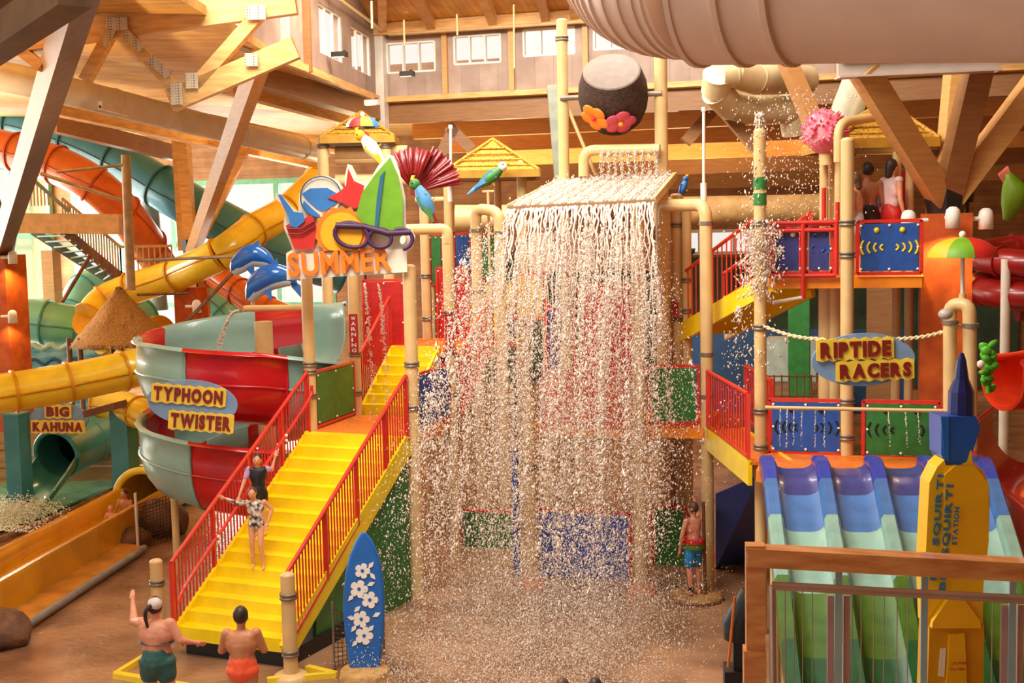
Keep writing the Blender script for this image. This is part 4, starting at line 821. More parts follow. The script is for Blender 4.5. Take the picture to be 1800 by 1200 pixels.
put(MB().tube([(-6.3, 22.0, 0), (-6.3, 22.0, 2.4)], .07, 8), 'toy_post', M_BLUE, label='blue water toy post glimpsed in the spray', cat='post')
# bridge toward the racing slide: level yellow beam with red rails on both sides
def bridge(label, a, b, w, z):
    root = thing('foot_bridge', label, 'bridge', (*a, z-.3)); a3, b3 = Vector((*a, z)), Vector((*b, z)); s = -(b3-a3).cross(ZUP).normalized()
    for sg in (0, 1): put(MB().bar(a3+s*w*sg-ZUP*.17, b3+s*w*sg-ZUP*.17, .06, .38), 'side_beam', M_YEL, root)
    put(MB().bar(a3+s*w/2-ZUP*.02, b3+s*w/2-ZUP*.02, w, .05), 'deck_plate', M_ORANGE, root)
    return root
bridge('level yellow-edged bridge joining the centre landing and the racing slide', (-2.72, 21.85), (-1.72, 18.9), .62, DZ)
railing('bridge_rail', 'red rail on the near side of the level bridge', (-2.72, 21.85, DZ+.08), (-1.75, 18.95, DZ+.08), .95, 16)
railing('bridge_rail', 'red rail on the far side of the level bridge', (-2.15, 22.75, DZ+.08), (-1.52, 20.6, DZ+.08), .95, 12)
put(MB().prism([GG(1258, 1000, 0), GG(1335, 985, 0), YY(1335, 835, 20.2), YY(1258, 868, 21.6)], (0, .06, 0)), 'side_skirt', mat('deep_blue_panel', (22, 62, 140), .4, .1, scale=8), label='deep blue skirt panel behind the boy at the water edge', cat='panel')
# upper stair to the high platform
UZ = 5.62
fl3a, fl3b = Vector((-1.72, 21.0, UZ-.1)), Vector((-3.5, 24.0, 4.42)); wd3 = Vector((.86, .51, 0))
flight('stair_flight', 'yellow upper stair rising to the high blue-panelled platform', fl3a, fl3b, wd3, .9, 7, M_YEL, stringer=.34)
railing('stair_rail', 'red balustrade on the near side of the upper right stair', fl3b+ZUP*.1, fl3a+ZUP*.12, 1.0, 18)
railing('stair_rail', 'red balustrade on the far side of the upper right stair', fl3b+wd3*.9+ZUP*.1, fl3a+wd3*.9+ZUP*.12, 1.0, 18)
deck('landing_deck', 'high orange platform with blue panels in front of the bathers', -1.52, .78, 20.3, 22.4, UZ)
xa, xb, xc, xd = [YY(u, 480, 20.25).x for u in (1352, 1412, 1470, 1507)]; xe = YY(1620, 480, 20.25).x
def hz_(v, x=-.5, y=20.25): return zat(x, y, v)
PT, PB = hz_(394, -.3), hz_(479, -.3)
M_BLUEG = mat('violet_blue_panel', (58, 62, 130), .4, .12, scale=8)
panel('play_panel', 'violet-blue slotted panel at the left end of the high platform', (xa+.04, 20.3), (xb-.02, 20.3), PB, PT, M_BLUEG, ((-.35, -.2, -.08), M_WHITE, M_WHITE))
panel('play_panel', 'violet-blue panel beside the red gate of the high platform', (xb+.04, 20.3), (xc-.06, 20.3), PB, PT, M_BLUEG, ((-.2, .1, .3), M_BLUE, M_BLUE))
panel('play_panel', 'bright blue slotted panel on the high platform below the bathers', (xd, 20.25), (xe, 20.25), PB-.02, PT+.04, M_BLUE, ((-.4, -.3, -.2, -.1, .1, .2, .3, .4), M_YEL, M_YEL))
gt = thing('red_gate', 'red tubular gate frame at the left of the high platform', 'gate', (xb, 20.2, PB))
for x in (xa, xb, xc): put(MB().tube([(x, 20.2, PB-(.4 if x == xb else .03)), (x, 20.2, PT+.02)], .04, 10), 'upright', M_RED, gt)
for z in (PT+.04, PT-.08, PB-.04): put(MB().tube([(xa, 20.2, z), (xc, 20.2, z)], .035, 10), 'cross_bar', M_RED, gt)
put(MB().tube([(xb, 20.2, PB-.38), (xb-.45, 20.0, PB-.45)], .03, 8), 'latch_arm', M_WHITE, gt)
for x, v in ((YY(1448, 380, 20.3).x, 330), (YY(1472, 380, 20.3).x, 355)): put(MB().tube([(x, 20.3, PT), (x, 20.3, zat(x, 20.3, v))], .035, 8), 'gate_post', M_RED, gt)
# ------------------------------------------------------------------ beach sign: cut-out board with painted reliefs
sgD = depth((-8.7, 20.22, 6))-.25
sg = thing('beach_sign', 'big cut-out beach sign with bucket, ball, starfish, sun, surfboard and orange letters', 'sign', DD(615, 490, sgD))
def sp2(u, v, k=0): return DD(u, v, sgD-k)
def relief(pts, nm, m, k, th=.03, parent=None):
    return put(MB().prism([sp2(u, v, k) for u, v in pts], HF*th), nm, m, parent or sg)
def ell(cx, cy, rx, ry, n=28, a0=0, a1=2*PI, rot=0):
    out = []
    for i in range(n+(0 if abs(a1-a0-2*PI) < 1e-6 else 1)):
        a = a0+(a1-a0)*i/n; x, y = rx*math.cos(a), ry*math.sin(a); out.append((cx+x*math.cos(rot)-y*math.sin(rot), cy+x*math.sin(rot)+y*math.cos(rot)))
    return out
M_SW = mat('white_sign_board', (240, 226, 206), .5, .05); M_SB = mat('sign_blue', (52, 122, 196), .5, .08); M_SR = mat('sign_red', (208, 40, 32), .5, .08); M_SG = mat('sign_green', (112, 166, 26), .5, .08)
M_SO = mat('sign_orange', (244, 128, 24), .5, .08); M_SY = mat('sign_yellow', (250, 178, 22), .5, .06); M_SP = mat('sign_purple', (72, 34, 78), .5, .1); M_ST = mat('sign_teal', (36, 100, 130), .5, .1)
outline = [(503, 445), (514, 438), (499, 400), (499, 382), (506, 372), (484, 348), (484, 340), (491, 339), (514, 366), (524, 372), (526, 340), (538, 320), (556, 309), (576, 309), (594, 318), (606, 334), (606, 310), (611, 288), (618, 290), (632, 318), (650, 316), (664, 292), (683, 270), (692, 274), (702, 300), (712, 345), (714, 400), (724, 404), (730, 416), (726, 432), (716, 442), (712, 480), (504, 490)]
relief(outline, 'back_board', M_SW, .0, .06)
relief([(504, 492), (503, 447), (714, 437), (716, 478)], 'name_board', M_SW, .07, .05)
relief(ell(564, 346, 36, 36), 'ball_face', M_SW, .05)
relief([(531, 340), (545, 331), (575, 330), (596, 342), (590, 358), (570, 372), (556, 366), (540, 352)], 'ball_segment', M_SB, .08)
relief([(534, 352), (548, 366), (562, 378), (556, 384), (540, 372), (532, 360)], 'ball_segment', M_SB, .075)
put(MB().tube([sp2(*p, .1) for p in ell(564, 346, 36, 36)], .012, 6, closed=True), 'ball_outline', M_ST, sg)
relief([(612, 296), (622, 318), (640, 326), (636, 344), (640, 362), (622, 366), (600, 356), (576, 348), (598, 336), (608, 326)], 'starfish', M_SR, .11)
sun = []
for i in range(36): a = 2*PI*i/36; r_ = 50 if i % 2 else 44; sun.append((600+r_*math.cos(a), 408+r_*.95*math.sin(a)))
sun = [(x, min(y, 441)) for x, y in sun]
relief(sun, 'sun_rays', M_SO, .12); relief([(x, min(y, 440)) for x, y in ell(600, 410, 37, 37)], 'sun_disc', M_SY, .15)
relief([(626, 378), (636, 340), (658, 308), (686, 276), (700, 310), (708, 350), (708, 404), (700, 412), (650, 408)], 'surfboard', M_SG, .14)
relief([(668, 310), (676, 300), (670, 350), (664, 404), (658, 404), (662, 350)], 'surfboard_stripe', M_ST, .175)
relief([(502, 396), (548, 378), (556, 396), (552, 438), (518, 438)], 'bucket_body', M_SR, .13)
for k in (0, 1): put(MB().tube([sp2(504+k*3, 402+k*9, .17), sp2(530, 402+k*9, .18), sp2(554, 388+k*9, .17)], .018, 6), 'bucket_rim', mat('sign_dark_red', (140, 20, 24), .5), sg)
relief([(488, 342), (494, 342), (516, 372), (532, 374), (536, 388), (522, 400), (510, 398), (508, 384)], 'shovel', M_SB, .17)
gl = []
for pts in (ell(618, 413, 30, 21, 20, rot=.25), ell(668, 419, 20, 16, 18, rot=.1), ell(705, 420, 20, 18, 18, -2.2, 1.4)): put(MB().tube([sp2(*p, .22) for p in pts], .04, 6, closed=pts[0] != pts[-1] and len(pts) in (20, 18)), 'sunglass_frame', M_SP, sg)
put(MB().tube([sp2(590, 396, .22), sp2(640, 398, .22), sp2(682, 410, .22), sp2(722, 408, .22)], .06, 6), 'sunglass_brow', M_SP, sg)
relief(ell(708, 421, 5, 8, 12, rot=.2), 'lens_glint', M_SW, .25)
ex = (R0*math.cos(.045)+ZUP*math.sin(.045)); ey = (ZUP*math.cos(.045)-R0*math.sin(.045))
lettering('SUMMER', 'lettering', M_SO, sg, sp2(508, 487, .14), ex, ey, 42*sgD/FPX, 180*sgD/FPX, .04, .03)
# ------------------------------------------------------------------ dolphins leaping on a thin pole
M_DOL = mat('glossy_dolphin_blue', (20, 104, 196), .15, .08, coat=.6); M_DOLB = mat('dolphin_belly', (196, 204, 206), .3, .05)
def dolphin(label, pts, rad, d, fin, fluke):
    c = bez([DD(u, v, d) for u, v in pts], 6); k = len(c); root = thing('dolphin_figure', label, 'dolphin', c[k//2], 'leaping dolphins')
    rs = [rad*d/FPX*max(.06, math.sin(PI*min(1, (i/(k-1))*.92+.07))**.8) for i in range(k)]
    put(MB().tube(c, rs, 14), 'body', M_DOL, root)
    mbb = MB(); mbb.tube([p-ZUP*r_*.45-HF*.02 for p, r_ in zip(c[1:-3], rs[1:-3])], [r_*.72 for r_ in rs[1:-3]], 10); put(mbb, 'belly', M_DOLB, root)
    put(MB().prism([DD(u, v, d) for u, v in fin], HF*.05), 'dorsal_fin', M_DOL, root); put(MB().prism([DD(u, v, d+.03) for u, v in fluke], HF*.05), 'tail_fluke', M_DOL, root)
    put(MB().prism([DD(pts[1][0]+12, pts[1][1]+8, d-.2), DD(pts[1][0]+26, pts[1][1]+2, d-.2), DD(pts[1][0]+28, pts[1][1]+26, d-.25)], HF*.04), 'flipper', M_DOL, root)
    return root
dolphin('blue dolphin leaping on the left, above its mate', [(410, 480), (420, 464), (442, 448), (466, 455), (482, 472)], 19, 25.5, [(438, 434), (454, 422), (458, 440)], [(472, 464), (496, 470), (486, 478), (480, 490), (474, 474)])
dolphin('larger blue dolphin leaping just left of the beach sign letters', [(438, 528), (450, 504), (474, 486), (502, 486), (522, 500)], 22, 24.8, [(472, 470), (486, 454), (492, 474)], [(512, 490), (534, 506), (528, 512), (530, 524), (512, 504)])
put(MB().tube([DD(446, 480, 25.3), DD(444, 548, 25.3)], .04, 8), 'figure_pole', M_CREAM, label='thin cream pole carrying the dolphins', cat='pole')
put(MB().tube([DD(430, 542, 23.2), DD(548, 540, 22.8)], .06, 10), 'spray_bar', M_CREAM, label='level cream spray bar at the left landing post', cat='pipe')
# ------------------------------------------------------------------ woven roofs
def hut(label, ul, ur, ve, up_, vp, d, dep=1.9, posts=(), fascia=.22, under=True):
    a, b = DD(ul, ve, d), DD(ur, ve, d); ap = DD(up_, vp, d+dep/2); root = thing('woven_roof', label, 'roof', (a+b)/2, 'woven hut roofs')
    ex_ = Vector((b.x-a.x, b.y-a.y, 0)); c = [a, b, b+HF*dep, a+HF*dep]; z = (a.z+b.z)/2; c = [Vector((q.x, q.y, z)) for q in c]
    for i in range(4):
        p, q = c[i], c[(i+1) % 4]; rows = [[p.lerp(q, t).lerp(ap, s) + ZUP*(-.06*math.sin(PI*s)) for t in np.linspace(0, 1, 9)] for s in (0, .25, .5, .75, .97)]
        put(MB().shell(rows, .05), 'roof_slope', M_WEAVE, root)
        put(MB().bar(p-ZUP*.06, q-ZUP*.06, .05, .16), 'fascia', mat('mustard_fascia', (186, 136, 36), .5), root)
        put(MB().tube([p, ap], .035, 6), 'hip_ridge', M_WEAVE, root)
    put(MB().prism([q-ZUP*.1 for q in c], (0, 0, -.02)), 'soffit', mat('brown_soffit', (120, 84, 34), .6), root)
    for i, s in enumerate((.2, .38, .56, .74)):
        for j in range(2): p, q = (c[0], c[1]) if j == 0 else (c[3], c[0]); put(MB().tube([p.lerp(ap, s)-(HF if j == 0 else R0)*.03-ZUP*.03, q.lerp(ap, s)-(HF if j == 0 else R0)*.03-ZUP*.03], .02, 5), 'weave_course', M_WEAVE, root)
    return root
hut('woven yellow roof behind the painted beach umbrella', 562, 692, 240, 635, 196, 29, 2.0)
hut('woven yellow hut roof right of the red shell bucket', 780, 948, 300, 866, 244, 26.0, 2.2)
hut('woven yellow hut roof above the bathers on the high platform', 1466, 1652, 244, 1556, 178, 20.6, 2.2)
for i, (u, d) in enumerate(((572, 29.2), (682, 29.2))):
    p = DD(u, 400, d); zt = zat(p.x, p.y, 246); post(p.x, p.y, 0, zt, 'cream post under the %s corner of the umbrella roof' % ('left', 'right')[i], r=.13, clamps=(zt-.15,))
for i, (u, d) in enumerate(((1490, 20.9), (1638, 20.9))):
    p = DD(u, 400, d); zt = zat(p.x, p.y, 254); post(p.x, p.y, UZ, zt, 'cream post under the %s corner of the platform roof' % ('left', 'right')[i], r=.11, clamps=(zt-.15,))
for i, (v, r_) in enumerate(((270, .17), (282, .1), (318, .15))):
    a, b = DD(590, v, 29.6), DD(716, v-2, 29.6); put(MB().tube([a, b], r_, 12), 'cross_pipe', M_CREAM, label=('thick cream pipe just under the umbrella roof', 'thin cream pipe under the umbrella roof', 'lowest cream cross pipe behind the white parrot')[i], cat='pipe', group='cream cross pipes')
put(MB().tube([DD(730, 352, 28.1), DD(790, 350, 28.1)], .065, 10), 'cross_pipe', M_CREAM, label='short cream pipe behind the green-headed parrot', cat='pipe', group='cream cross pipes')
put(MB().tube([DD(800, 385, 30), DD(900, 385, 30)], .34, 16), 'header_pipe', M_CREAM, label='fat cream header pipe beyond the hairpin pipe', cat='pipe')
put(MB().tube([DD(1150, 372, 31), DD(1460, 366, 31)], .36, 18), 'header_pipe', mat('tan_duct', (196, 154, 96), .5), label='fat tan pipe beyond the upper red stair', cat='pipe')
# ------------------------------------------------------------------ painted umbrellas
def umbrella(label, u, vtop, vrim, ru, d, cols, pole_v, group='painted umbrellas'):
    c = DD(u, vrim, d); t = DD(u, vtop, d); R_ = ru*d/FPX; h = t.z-c.z; root = thing('painted_umbrella', label, 'umbrella', DD(u, pole_v, d), group); n = len(cols)
    for k in range(n):
        rows = []
        for s in np.linspace(0, 1, 7):
            rows.append([c + (R0*math.cos(a)+HF*math.sin(a))*R_*math.sin(s*PI/2) + ZUP*(h*math.cos(s*PI/2)) for a in np.linspace(2*PI*k/n, 2*PI*(k+1)/n, 6)])
        put(MB().shell(rows, .015), 'canopy_gore', cols[k], root)
    put(MB().tube([DD(u, pole_v, d), t+ZUP*.06], .028, 8), 'pole', M_WHITE, root); put(MB().blob(t+ZUP*.05, .05, None, 8, 6), 'finial', M_WHITE, root)
    return root
umbrella('blue, yellow and white painted umbrella held over the parrot', 637, 205, 224, 28, 26.2, [M_SY, M_SR, M_WHITE, M_SB, M_SY, M_SB, M_WHITE, M_SR][2:]+[M_SY, M_SB], 246)
umbrella('green, yellow and red umbrella on a white pole over the double pipe', 1692, 418, 452, 58, 17.6, [M_SR, M_SR, M_SG, M_SY, M_SY, M_SG, M_SG, M_SR][::-1], 530)
# ------------------------------------------------------------------ birds
def bird(label, u, v, d, L_, ang, cols, group='painted birds', up_v=None):
    """cols: head, body, wing, tail; ang: body direction (tail to head) in the picture plane"""
    c = DD(u, v, d); ax = R0*math.cos(ang)+ZUP*math.sin(ang); nx_ = ZUP*math.cos(ang)-R0*math.sin(ang); root = thing('parrot_figure', label, 'bird', c, group)
    body = [c-ax*L_*.25, c-ax*L_*.1, c+ax*L_*.08, c+ax*L_*.24, c+ax*L_*.34]; put(MB().tube(body, [L_*.07, L_*.13, L_*.15, L_*.11, L_*.07], 12), 'body', cols[1], root)
    h = c+ax*L_*.4+nx_*L_*.03; put(MB().blob(h, L_*.11, None, 12, 8), 'head', cols[0], root)
    put(MB().tube([h+ax*L_*.09, h+ax*L_*.15-nx_*L_*.03, h+ax*L_*.14-nx_*L_*.08], [L_*.05, L_*.035, .005], 8), 'beak', M_SY, root)
    put(MB().tube([c-ax*L_*.2, c-ax*L_*.4, c-ax*L_*.62], [L_*.075, L_*.06, L_*.02], 10), 'tail', cols[3], root)
    for s in (-1, 1):
        w0 = c+ax*L_*.15-HF*s*L_*.12+nx_*.02; rows = [[w0-ax*L_*f*.55+nx_*L_*(.09*(1-f)+.02)*e for e in (-1, -.3, .3, 1)] for f in (0, .3, .6, .85, 1)]
        put(MB().shell(rows, .02), 'wing', cols[2], root)
        put(MB().blob(h-HF*s*L_*.09+nx_*L_*.03+ax*L_*.03, L_*.022, None, 6, 5), 'eye', M_BLACK, root)
    for s in (-1, 1): put(MB().tube([c-nx_*L_*.1+HF*s*.04, c-nx_*L_*.2+HF*s*.04], .012, 5), 'foot', M_SY, root)
    return root
M_BRW = mat('white_plumage', (244, 236, 216), .5, .06); M_BRG = mat('green_plumage', (58, 122, 54), .5, .1); M_BRB = mat('light_blue_plumage', (78, 146, 196), .5, .1); M_BRR = mat('crimson_plumage', (150, 26, 36), .5, .1)
bird('white and yellow parrot leaning under the painted umbrella', 656, 264, 25.6, 1.0, 2.2, (M_SY, M_BRW, M_SY, M_BRW)); put(MB().blob(DD(640, 240, 26), .11, None, 10, 8), 'figure_hat', M_SR, label='round red hat on the white parrot', cat='hat')
bird('green-headed blue parrot with crimson tail beside the red shell', 748, 356, 24.0, 1.0, 2.0, (M_BRG, M_BRB, M_BRG, M_BRR))
bird('blue-winged bird perched under the woven hut roof', 860, 313, 25.7, .9, .62, (M_BRW, M_BRG, M_BRB, M_BRB))
bird('dark blue parrot perched behind the water canopy', 1200, 332, 26.0, .55, 1.2, (M_SB, M_SB, mat('navy_plumage', (30, 70, 130), .5), M_SB))
pb = DD(858, 345, 25.7); pbt = thing('perch_stand', 'small cream perch under the blue-winged bird', 'perch', pb); put(MB().tube([Vector((pb.x, pb.y, 0)), pb+ZUP*.1], .03, 6), 'stem', M_CREAM, pbt); put(MB().tube([pb-R0*.12+ZUP*.1, pb+R0*.12+ZUP*.1], .03, 6), 'perch_bar', M_CREAM, pbt)
q_ = DD(1196, 345, 26.0); post(q_.x, q_.y, 0, q_.z-.02, 'cream perch post under the dark blue parrot', r=.06)
# red scallop shell bucket
shl = thing('shell_bucket', 'crimson scallop shell bucket tipping beside the green surfboard', 'bucket', DD(735, 320, 24.5))
M_SHELL = mat('crimson_shell', (140, 18, 22), .35, .15, scale=8, coat=.3); hub = DD(728, 338, 24.6)
def shell_half(a0, a1, R_, nm, tilt):
    n = 25; rows = []
    for s in np.linspace(.06, 1, 9):
        row = []
        for i in range(n):
            f = i/(n-1); a = a0+(a1-a0)*f; rib = .04*math.cos(f*2*PI*9)*s; r_ = R_*s*(1+.05*math.cos(f*2*PI*9)*s)
            row.append(hub + (R0*math.cos(a)+ZUP*math.sin(a))*r_ - HF*(tilt*math.sin(PI*s*.8)+rib))
        rows.append(row)
    put(MB().shell(rows, .03), nm, M_SHELL, shl)
shell_half(math.radians(62), math.radians(128), .82, 'shell_half', .25); shell_half(math.radians(8), math.radians(66), .92, 'shell_half', .1)
put(MB().tube([hub-HF*.2, hub+HF*.35], .07, 10), 'hinge', M_SHELL, shl)
# pink anemone ball, curved arm pipe and green fish at the right
an = thing('anemone_figure', 'pink spiky anemone ball beside the right woven roof', 'figure', DD(1452, 262, 20.2)); ac = DD(1450, 232, 20.2); M_PINK = mat('pink_anemone', (216, 66, 104), .5, col2=(236, 150, 160), scale=6)
put(MB().blob(ac, (.32, .32, .36), None, 20, 14), 'ball', M_PINK, an)
mb = MB()
for k in range(220):
    z = random.uniform(-.5, 1); a = random.uniform(0, 2*PI); r_ = math.sqrt(1-z*z); dn = Vector((r_*math.cos(a), r_*math.sin(a), z)); mb.tube([ac+dn*.3, ac+dn*.39], [.03, .008], 5)
put(mb, 'spines', M_PINK, an, kind='stuff')
for k in range(4): put(MB().tube([ac-HF*.3+R0*(.05+.09*k*math.cos(t))+ZUP*(-.05+.09*k*math.sin(t))+HF*.025*k*k for t in np.linspace(-.6, 2.6, 12)], .02, 6), 'swirl', M_WHITE, an)
put(MB().tube([ac-ZUP*.3, DD(1452, 290, 20.2)], .1, 12), 'stem', M_CREAM, an)
elbow([DD(1474, 285, 19.6), DD(1474, 216, 19.6), DD(1545, 205, 20.2)], .075, 'curved cream arm reaching to the right woven roof')
fp_ = DD(1778, 335, 22); fi = thing('leaf_fish_figure', 'green and pink leaping fish figure at the far right', 'figure', fp_)
put(MB().tube([DD(1768, 388, 22), DD(1780, 360, 22), DD(1784, 330, 22), DD(1772, 305, 22)], [.05, .2, .22, .06], 12), 'body', M_SG, fi); put(MB().prism([DD(1756, 306, 22), DD(1772, 292, 22), DD(1782, 318, 22), DD(1766, 322, 22)], HF*.06), 'fin', mat('pink_fin', (214, 120, 120), .5), fi); put(MB().prism([DD(1790, 312, 22), DD(1800, 338, 22), DD(1788, 352, 22)], HF*.06), 'fin', mat('pink_fin', (214, 120, 120)), fi)
# thin masts
for i, (u, v0, v1, d, lb) in enumerate(((1237, 196, 350, 23.4, 'thin white mast right of the water canopy'), (792, 226, 350, 27, 'thin white mast rising beside the woven hut roof'))):
    p = DD(u, v1, d); q = DD(u, v0, d); ms = thing('mast_pole', lb, 'pole', p, 'thin white masts'); put(MB().tube([p, q], .028, 8), 'mast', M_WHITE, ms); put(MB().tube([p-ZUP*.05, p+ZUP*.3], .06, 10), 'mast_sleeve', M_WHITE, ms); put(MB().tube([q, q+ZUP*.08], .045, 8), 'mast_tip', M_WHITE, ms)
# wall lamps on the orange columns
M_LAMP = mat('white_lamp_shell', (246, 238, 222), .4, .03)
def sconce(label, u, v, d, side, glow=None):
    c = DD(u, v, d); s = thing('wall_lamp', label, 'lamp', c, 'white dome wall lamps'); put(MB().lathe([(0, .17), (.05, .165), (.1, .12), (.115, .05), (.115, -.17), (.1, -.17), (.1, 0), (0, .02)], c, 16), 'shade', M_LAMP, s)
    put(MB().tube([c, c+Vector(side)*.3], .035, 8), 'arm', M_LAMP, s); put(MB().blob(c-ZUP*.1, .05, None, 8, 6), 'bulb', emit('lamp_bulb', (255, 226, 170), 6), s)
    l = bpy.data.lights.new('lamp_glow', 'SPOT'); l.energy = glow or 60; l.color = (1, .72, .38); l.spot_size = 2.4; l.shadow_soft_size = .08
    lo = bpy.data.objects.new('lamp_glow', l); C.objects.link(lo); lo.parent = s; lo.location = (0, 0, -.19)
    return s
sconce('white dome lamp on the left face of the right orange column', 1597, 388, 19.55, R0)
sconce('white dome lamp on the front face of the right orange column', 1675, 382, 19.55, HF)
sconce('white dome lamp on the right face of the right orange column', 1733, 384, 19.9, -R0)
sconce('white lamp high on the left edge orange column', 22, 452, 32.3, -R0, 120)
sconce('white lamp low on the left edge orange column', 22, 556, 32.3, -R0, 60)
sconce('white lamp beside the short orange pillar', 346, 538, 32.4, -R0, 40)
# oval racer sign on its twisted ropes
so, c, ex, ey = oval_sign('racer_sign', 1518, 632, 17.9, 182*17.9/FPX, 94*17.9/FPX, -.02, 'oval light blue sign strung above the racing slide with dark red letters', [('RIPTIDE', -76, -2, 124, 28), ('RACERS', -42, 34, 126, 26)], M_SIGNB)
def rope(label, a, b, sag=.05):
    pts = [Vector(a).lerp(Vector(b), t)-ZUP*sag*math.sin(PI*t) for t in np.linspace(0, 1, 24)]; mb = MB()
    for ph in (0, PI): mb.tube([p+(ZUP*math.cos(i*1.6+ph)+HF*math.sin(i*1.6+ph))*.018 for i, p in enumerate(pts)], .018, 5)
    put(mb, 'sign_rope', mat('cream_rope', (226, 206, 160), .8, .15), label=label, cat='rope', group='sign ropes')
rope('twisted rope from the tall bubbling post to the racer sign', (-1.58, 19.62, zat(-1.63, 19.7, 572)), DD(1452, 597, 17.95)); rope('twisted rope from the racer sign to the double pipe', DD(1570, 596, 17.95), DD(1690, 572, 17.6))
elbow([DD(1670, 790, 17.6), DD(1670, 535, 17.6), DD(1704, 535, 17.4), DD(1706, 790, 17.4)], .095, 'hairpin cream pipe under the striped umbrella', clamps=((DD(1670, 566, 17.6), (0, 0, 1)), (DD(1706, 572, 17.4), (0, 0, 1))))
put(MB().tube([DD(1692, 540, 17.5), DD(1692, 516, 17.5)], .05, 10), 'pole_socket', M_CREAM, label='cream socket holding the striped umbrella pole', cat='pipe'); p = DD(1662, 552, 17.3); put(MB().blob(p, (.1, .1, .08), None, 12, 8), 'shower_rose', mat('grey_plastic', (178, 172, 162), .4), label='grey shower rose on the hairpin pipe', cat='nozzle')
put(MB().tube([DD(1345, 716, 17.8), DD(1660, 722, 17.2)], .028, 10), 'spray_bar', M_CREAM, label='long thin spray bar in front of the slotted panels', cat='pipe')
# ------------------------------------------------------------------ water canopy
cn = thing('water_canopy', 'sloped ribbed canopy pouring the great curtain of water', 'canopy', (-4.85, 22.4, 6.8))
cA, cB, cC_, cD = Vector((-6.17, 21.43, 6.84)), Vector((-3.56, 21.45, 6.90)), Vector((-3.50, 23.55, 7.40)), Vector((-5.74, 23.63, 7.36))
put(MB().prism([cA, cB, cC_, cD], (0, 0, -.06)), 'canopy_slab', mat('canopy_cream', (226, 200, 160), .3, .08, coat=.3), cn)
put(MB().bar(cA-ZUP*.05, cB-ZUP*.05, .08, .16), 'front_lip', mat('canopy_brown_lip', (150, 110, 80), .4), cn)
for k in range(32):
    f = (k+.5)/32; a = cA.lerp(cB, f); b = cD.lerp(cC_, f); put(MB().tube([a+ZUP*.03, b+ZUP*.03], .034, 6), 'canopy_rib', M_FOAM if k % 3 else mat('wet_grey_rib', (190, 176, 158), .2), cn)
for sgn, (a, b) in ((0, (cA, cD)), (1, (cB, cC_))): put(MB().bar(a, b, .05, .14), 'side_beam', M_CREAM, cn)
for q, r_ in ((Vector((-5.6, 23.5, 0)), .09), ): put(MB().tube([Vector((q.x, q.y, 4.0)), Vector((q.x, q.y, 7.3))], r_, 10), 'canopy_leg', M_CREAM, cn)
# bucket frame and the coconut bucket
for i, (u, vt) in enumerate(((990, 38), (1162, 96))):
    x = YY(u, 200, 23.6).x; post(x, 23.6, 0, zat(x, 23.6, vt), 'tall cream post %s of the coconut bucket' % ('left', 'right')[i], r=.105 if i == 0 else .125, clamps=(zat(x, 23.6, 68),) if i == 0 else ())
elbow([YY(1026, 310, 23.3), YY(1026, 264, 23.3), YY(1160, 262, 23.3)], .1, 'cream feed pipe bending over the water canopy')
put(MB().tube([YY(994, 180, 23.66), YY(1055, 325, 23.7)], .035, 8), 'stay_rod', M_CREAM, label='thin slanted stay rod behind the coconut bucket', cat='rod')
bk = thing('coconut_bucket', 'brown coconut dump bucket with painted hibiscus flowers', 'bucket', DD(1078, 165, 23.85))
bc = DD(1078, 168, 23.85); bax = (ZUP*.70 - HF*.70 - R0*.10).normalized(); Rb = ZUP.rotation_difference(bax).to_matrix(); s_ = 23.85/FPX
prof_b = [(0, -66), (20, -65), (38, -58), (50, -44), (58, -22), (61, 0), (59, 22), (53, 42), (49, 52)]
M_COCO = mat('dark_coconut_husk', (72, 46, 28), .7, col2=(44, 26, 16), scale=14, bump=.6, bscale=40)
put(MB().lathe([(r*s_, z*s_) for r, z in prof_b], bc, 36, bax), 'husk', M_COCO, bk); put(MB().lathe([(49*s_, 52*s_), (46*s_, 53*s_), (0, 53*s_)], bc, 36, bax, smooth=False), 'top_face', mat('pale_coconut_top', (104, 80, 62), .5, .15, scale=6), bk)
put(MB().tube([bc-Vector((1.02, 0, 0)), bc+Vector((.92, 0, 0))], .05, 8), 'axle', M_CLAMP, bk)
def flower(u, v, rad, m, cm):
    k = ray(u, v).normalized(); oc = EYE-bc; b_ = oc.dot(k); dsc = b_*b_-(oc.length_squared-(60*s_)**2); t = -b_-math.sqrt(max(dsc, 0)); p0 = EYE+k*t; nrm = (p0-bc).normalized(); t1 = nrm.orthogonal().normalized(); t2 = nrm.cross(t1)
    for j in range(5):
        a = 2*PI*j/5; cc = p0+(t1*math.cos(a)+t2*math.sin(a))*rad*.55; Rr = Matrix((t1, t2, nrm)).transposed(); put(MB().blob(cc+nrm*.02, (rad*.5, rad*.5, .035), Rr, 12, 6), 'petal', m, bk)
    put(MB().blob(p0+nrm*.05, (rad*.18, rad*.18, .05), Matrix((t1, t2, nrm)).transposed(), 10, 6), 'flower_eye', cm, bk)
flower(1046, 206, .29, M_SO, M_SR); flower(1090, 214, .29, mat('hibiscus_pink', (212, 72, 96), .5, .1), M_SY)
def leafp(u, v):
    k = ray(u, v).normalized(); oc = EYE-bc; b_ = oc.dot(k); dsc = max(b_*b_-(oc.length_squared-(61*s_)**2), 0); return EYE+k*(-b_-math.sqrt(dsc)-.02)
put(MB().prism([leafp(*q) for q in ((1036, 160), (1052, 166), (1054, 182), (1040, 184), (1034, 172))], HF*.02), 'leaf', M_BRG, bk)
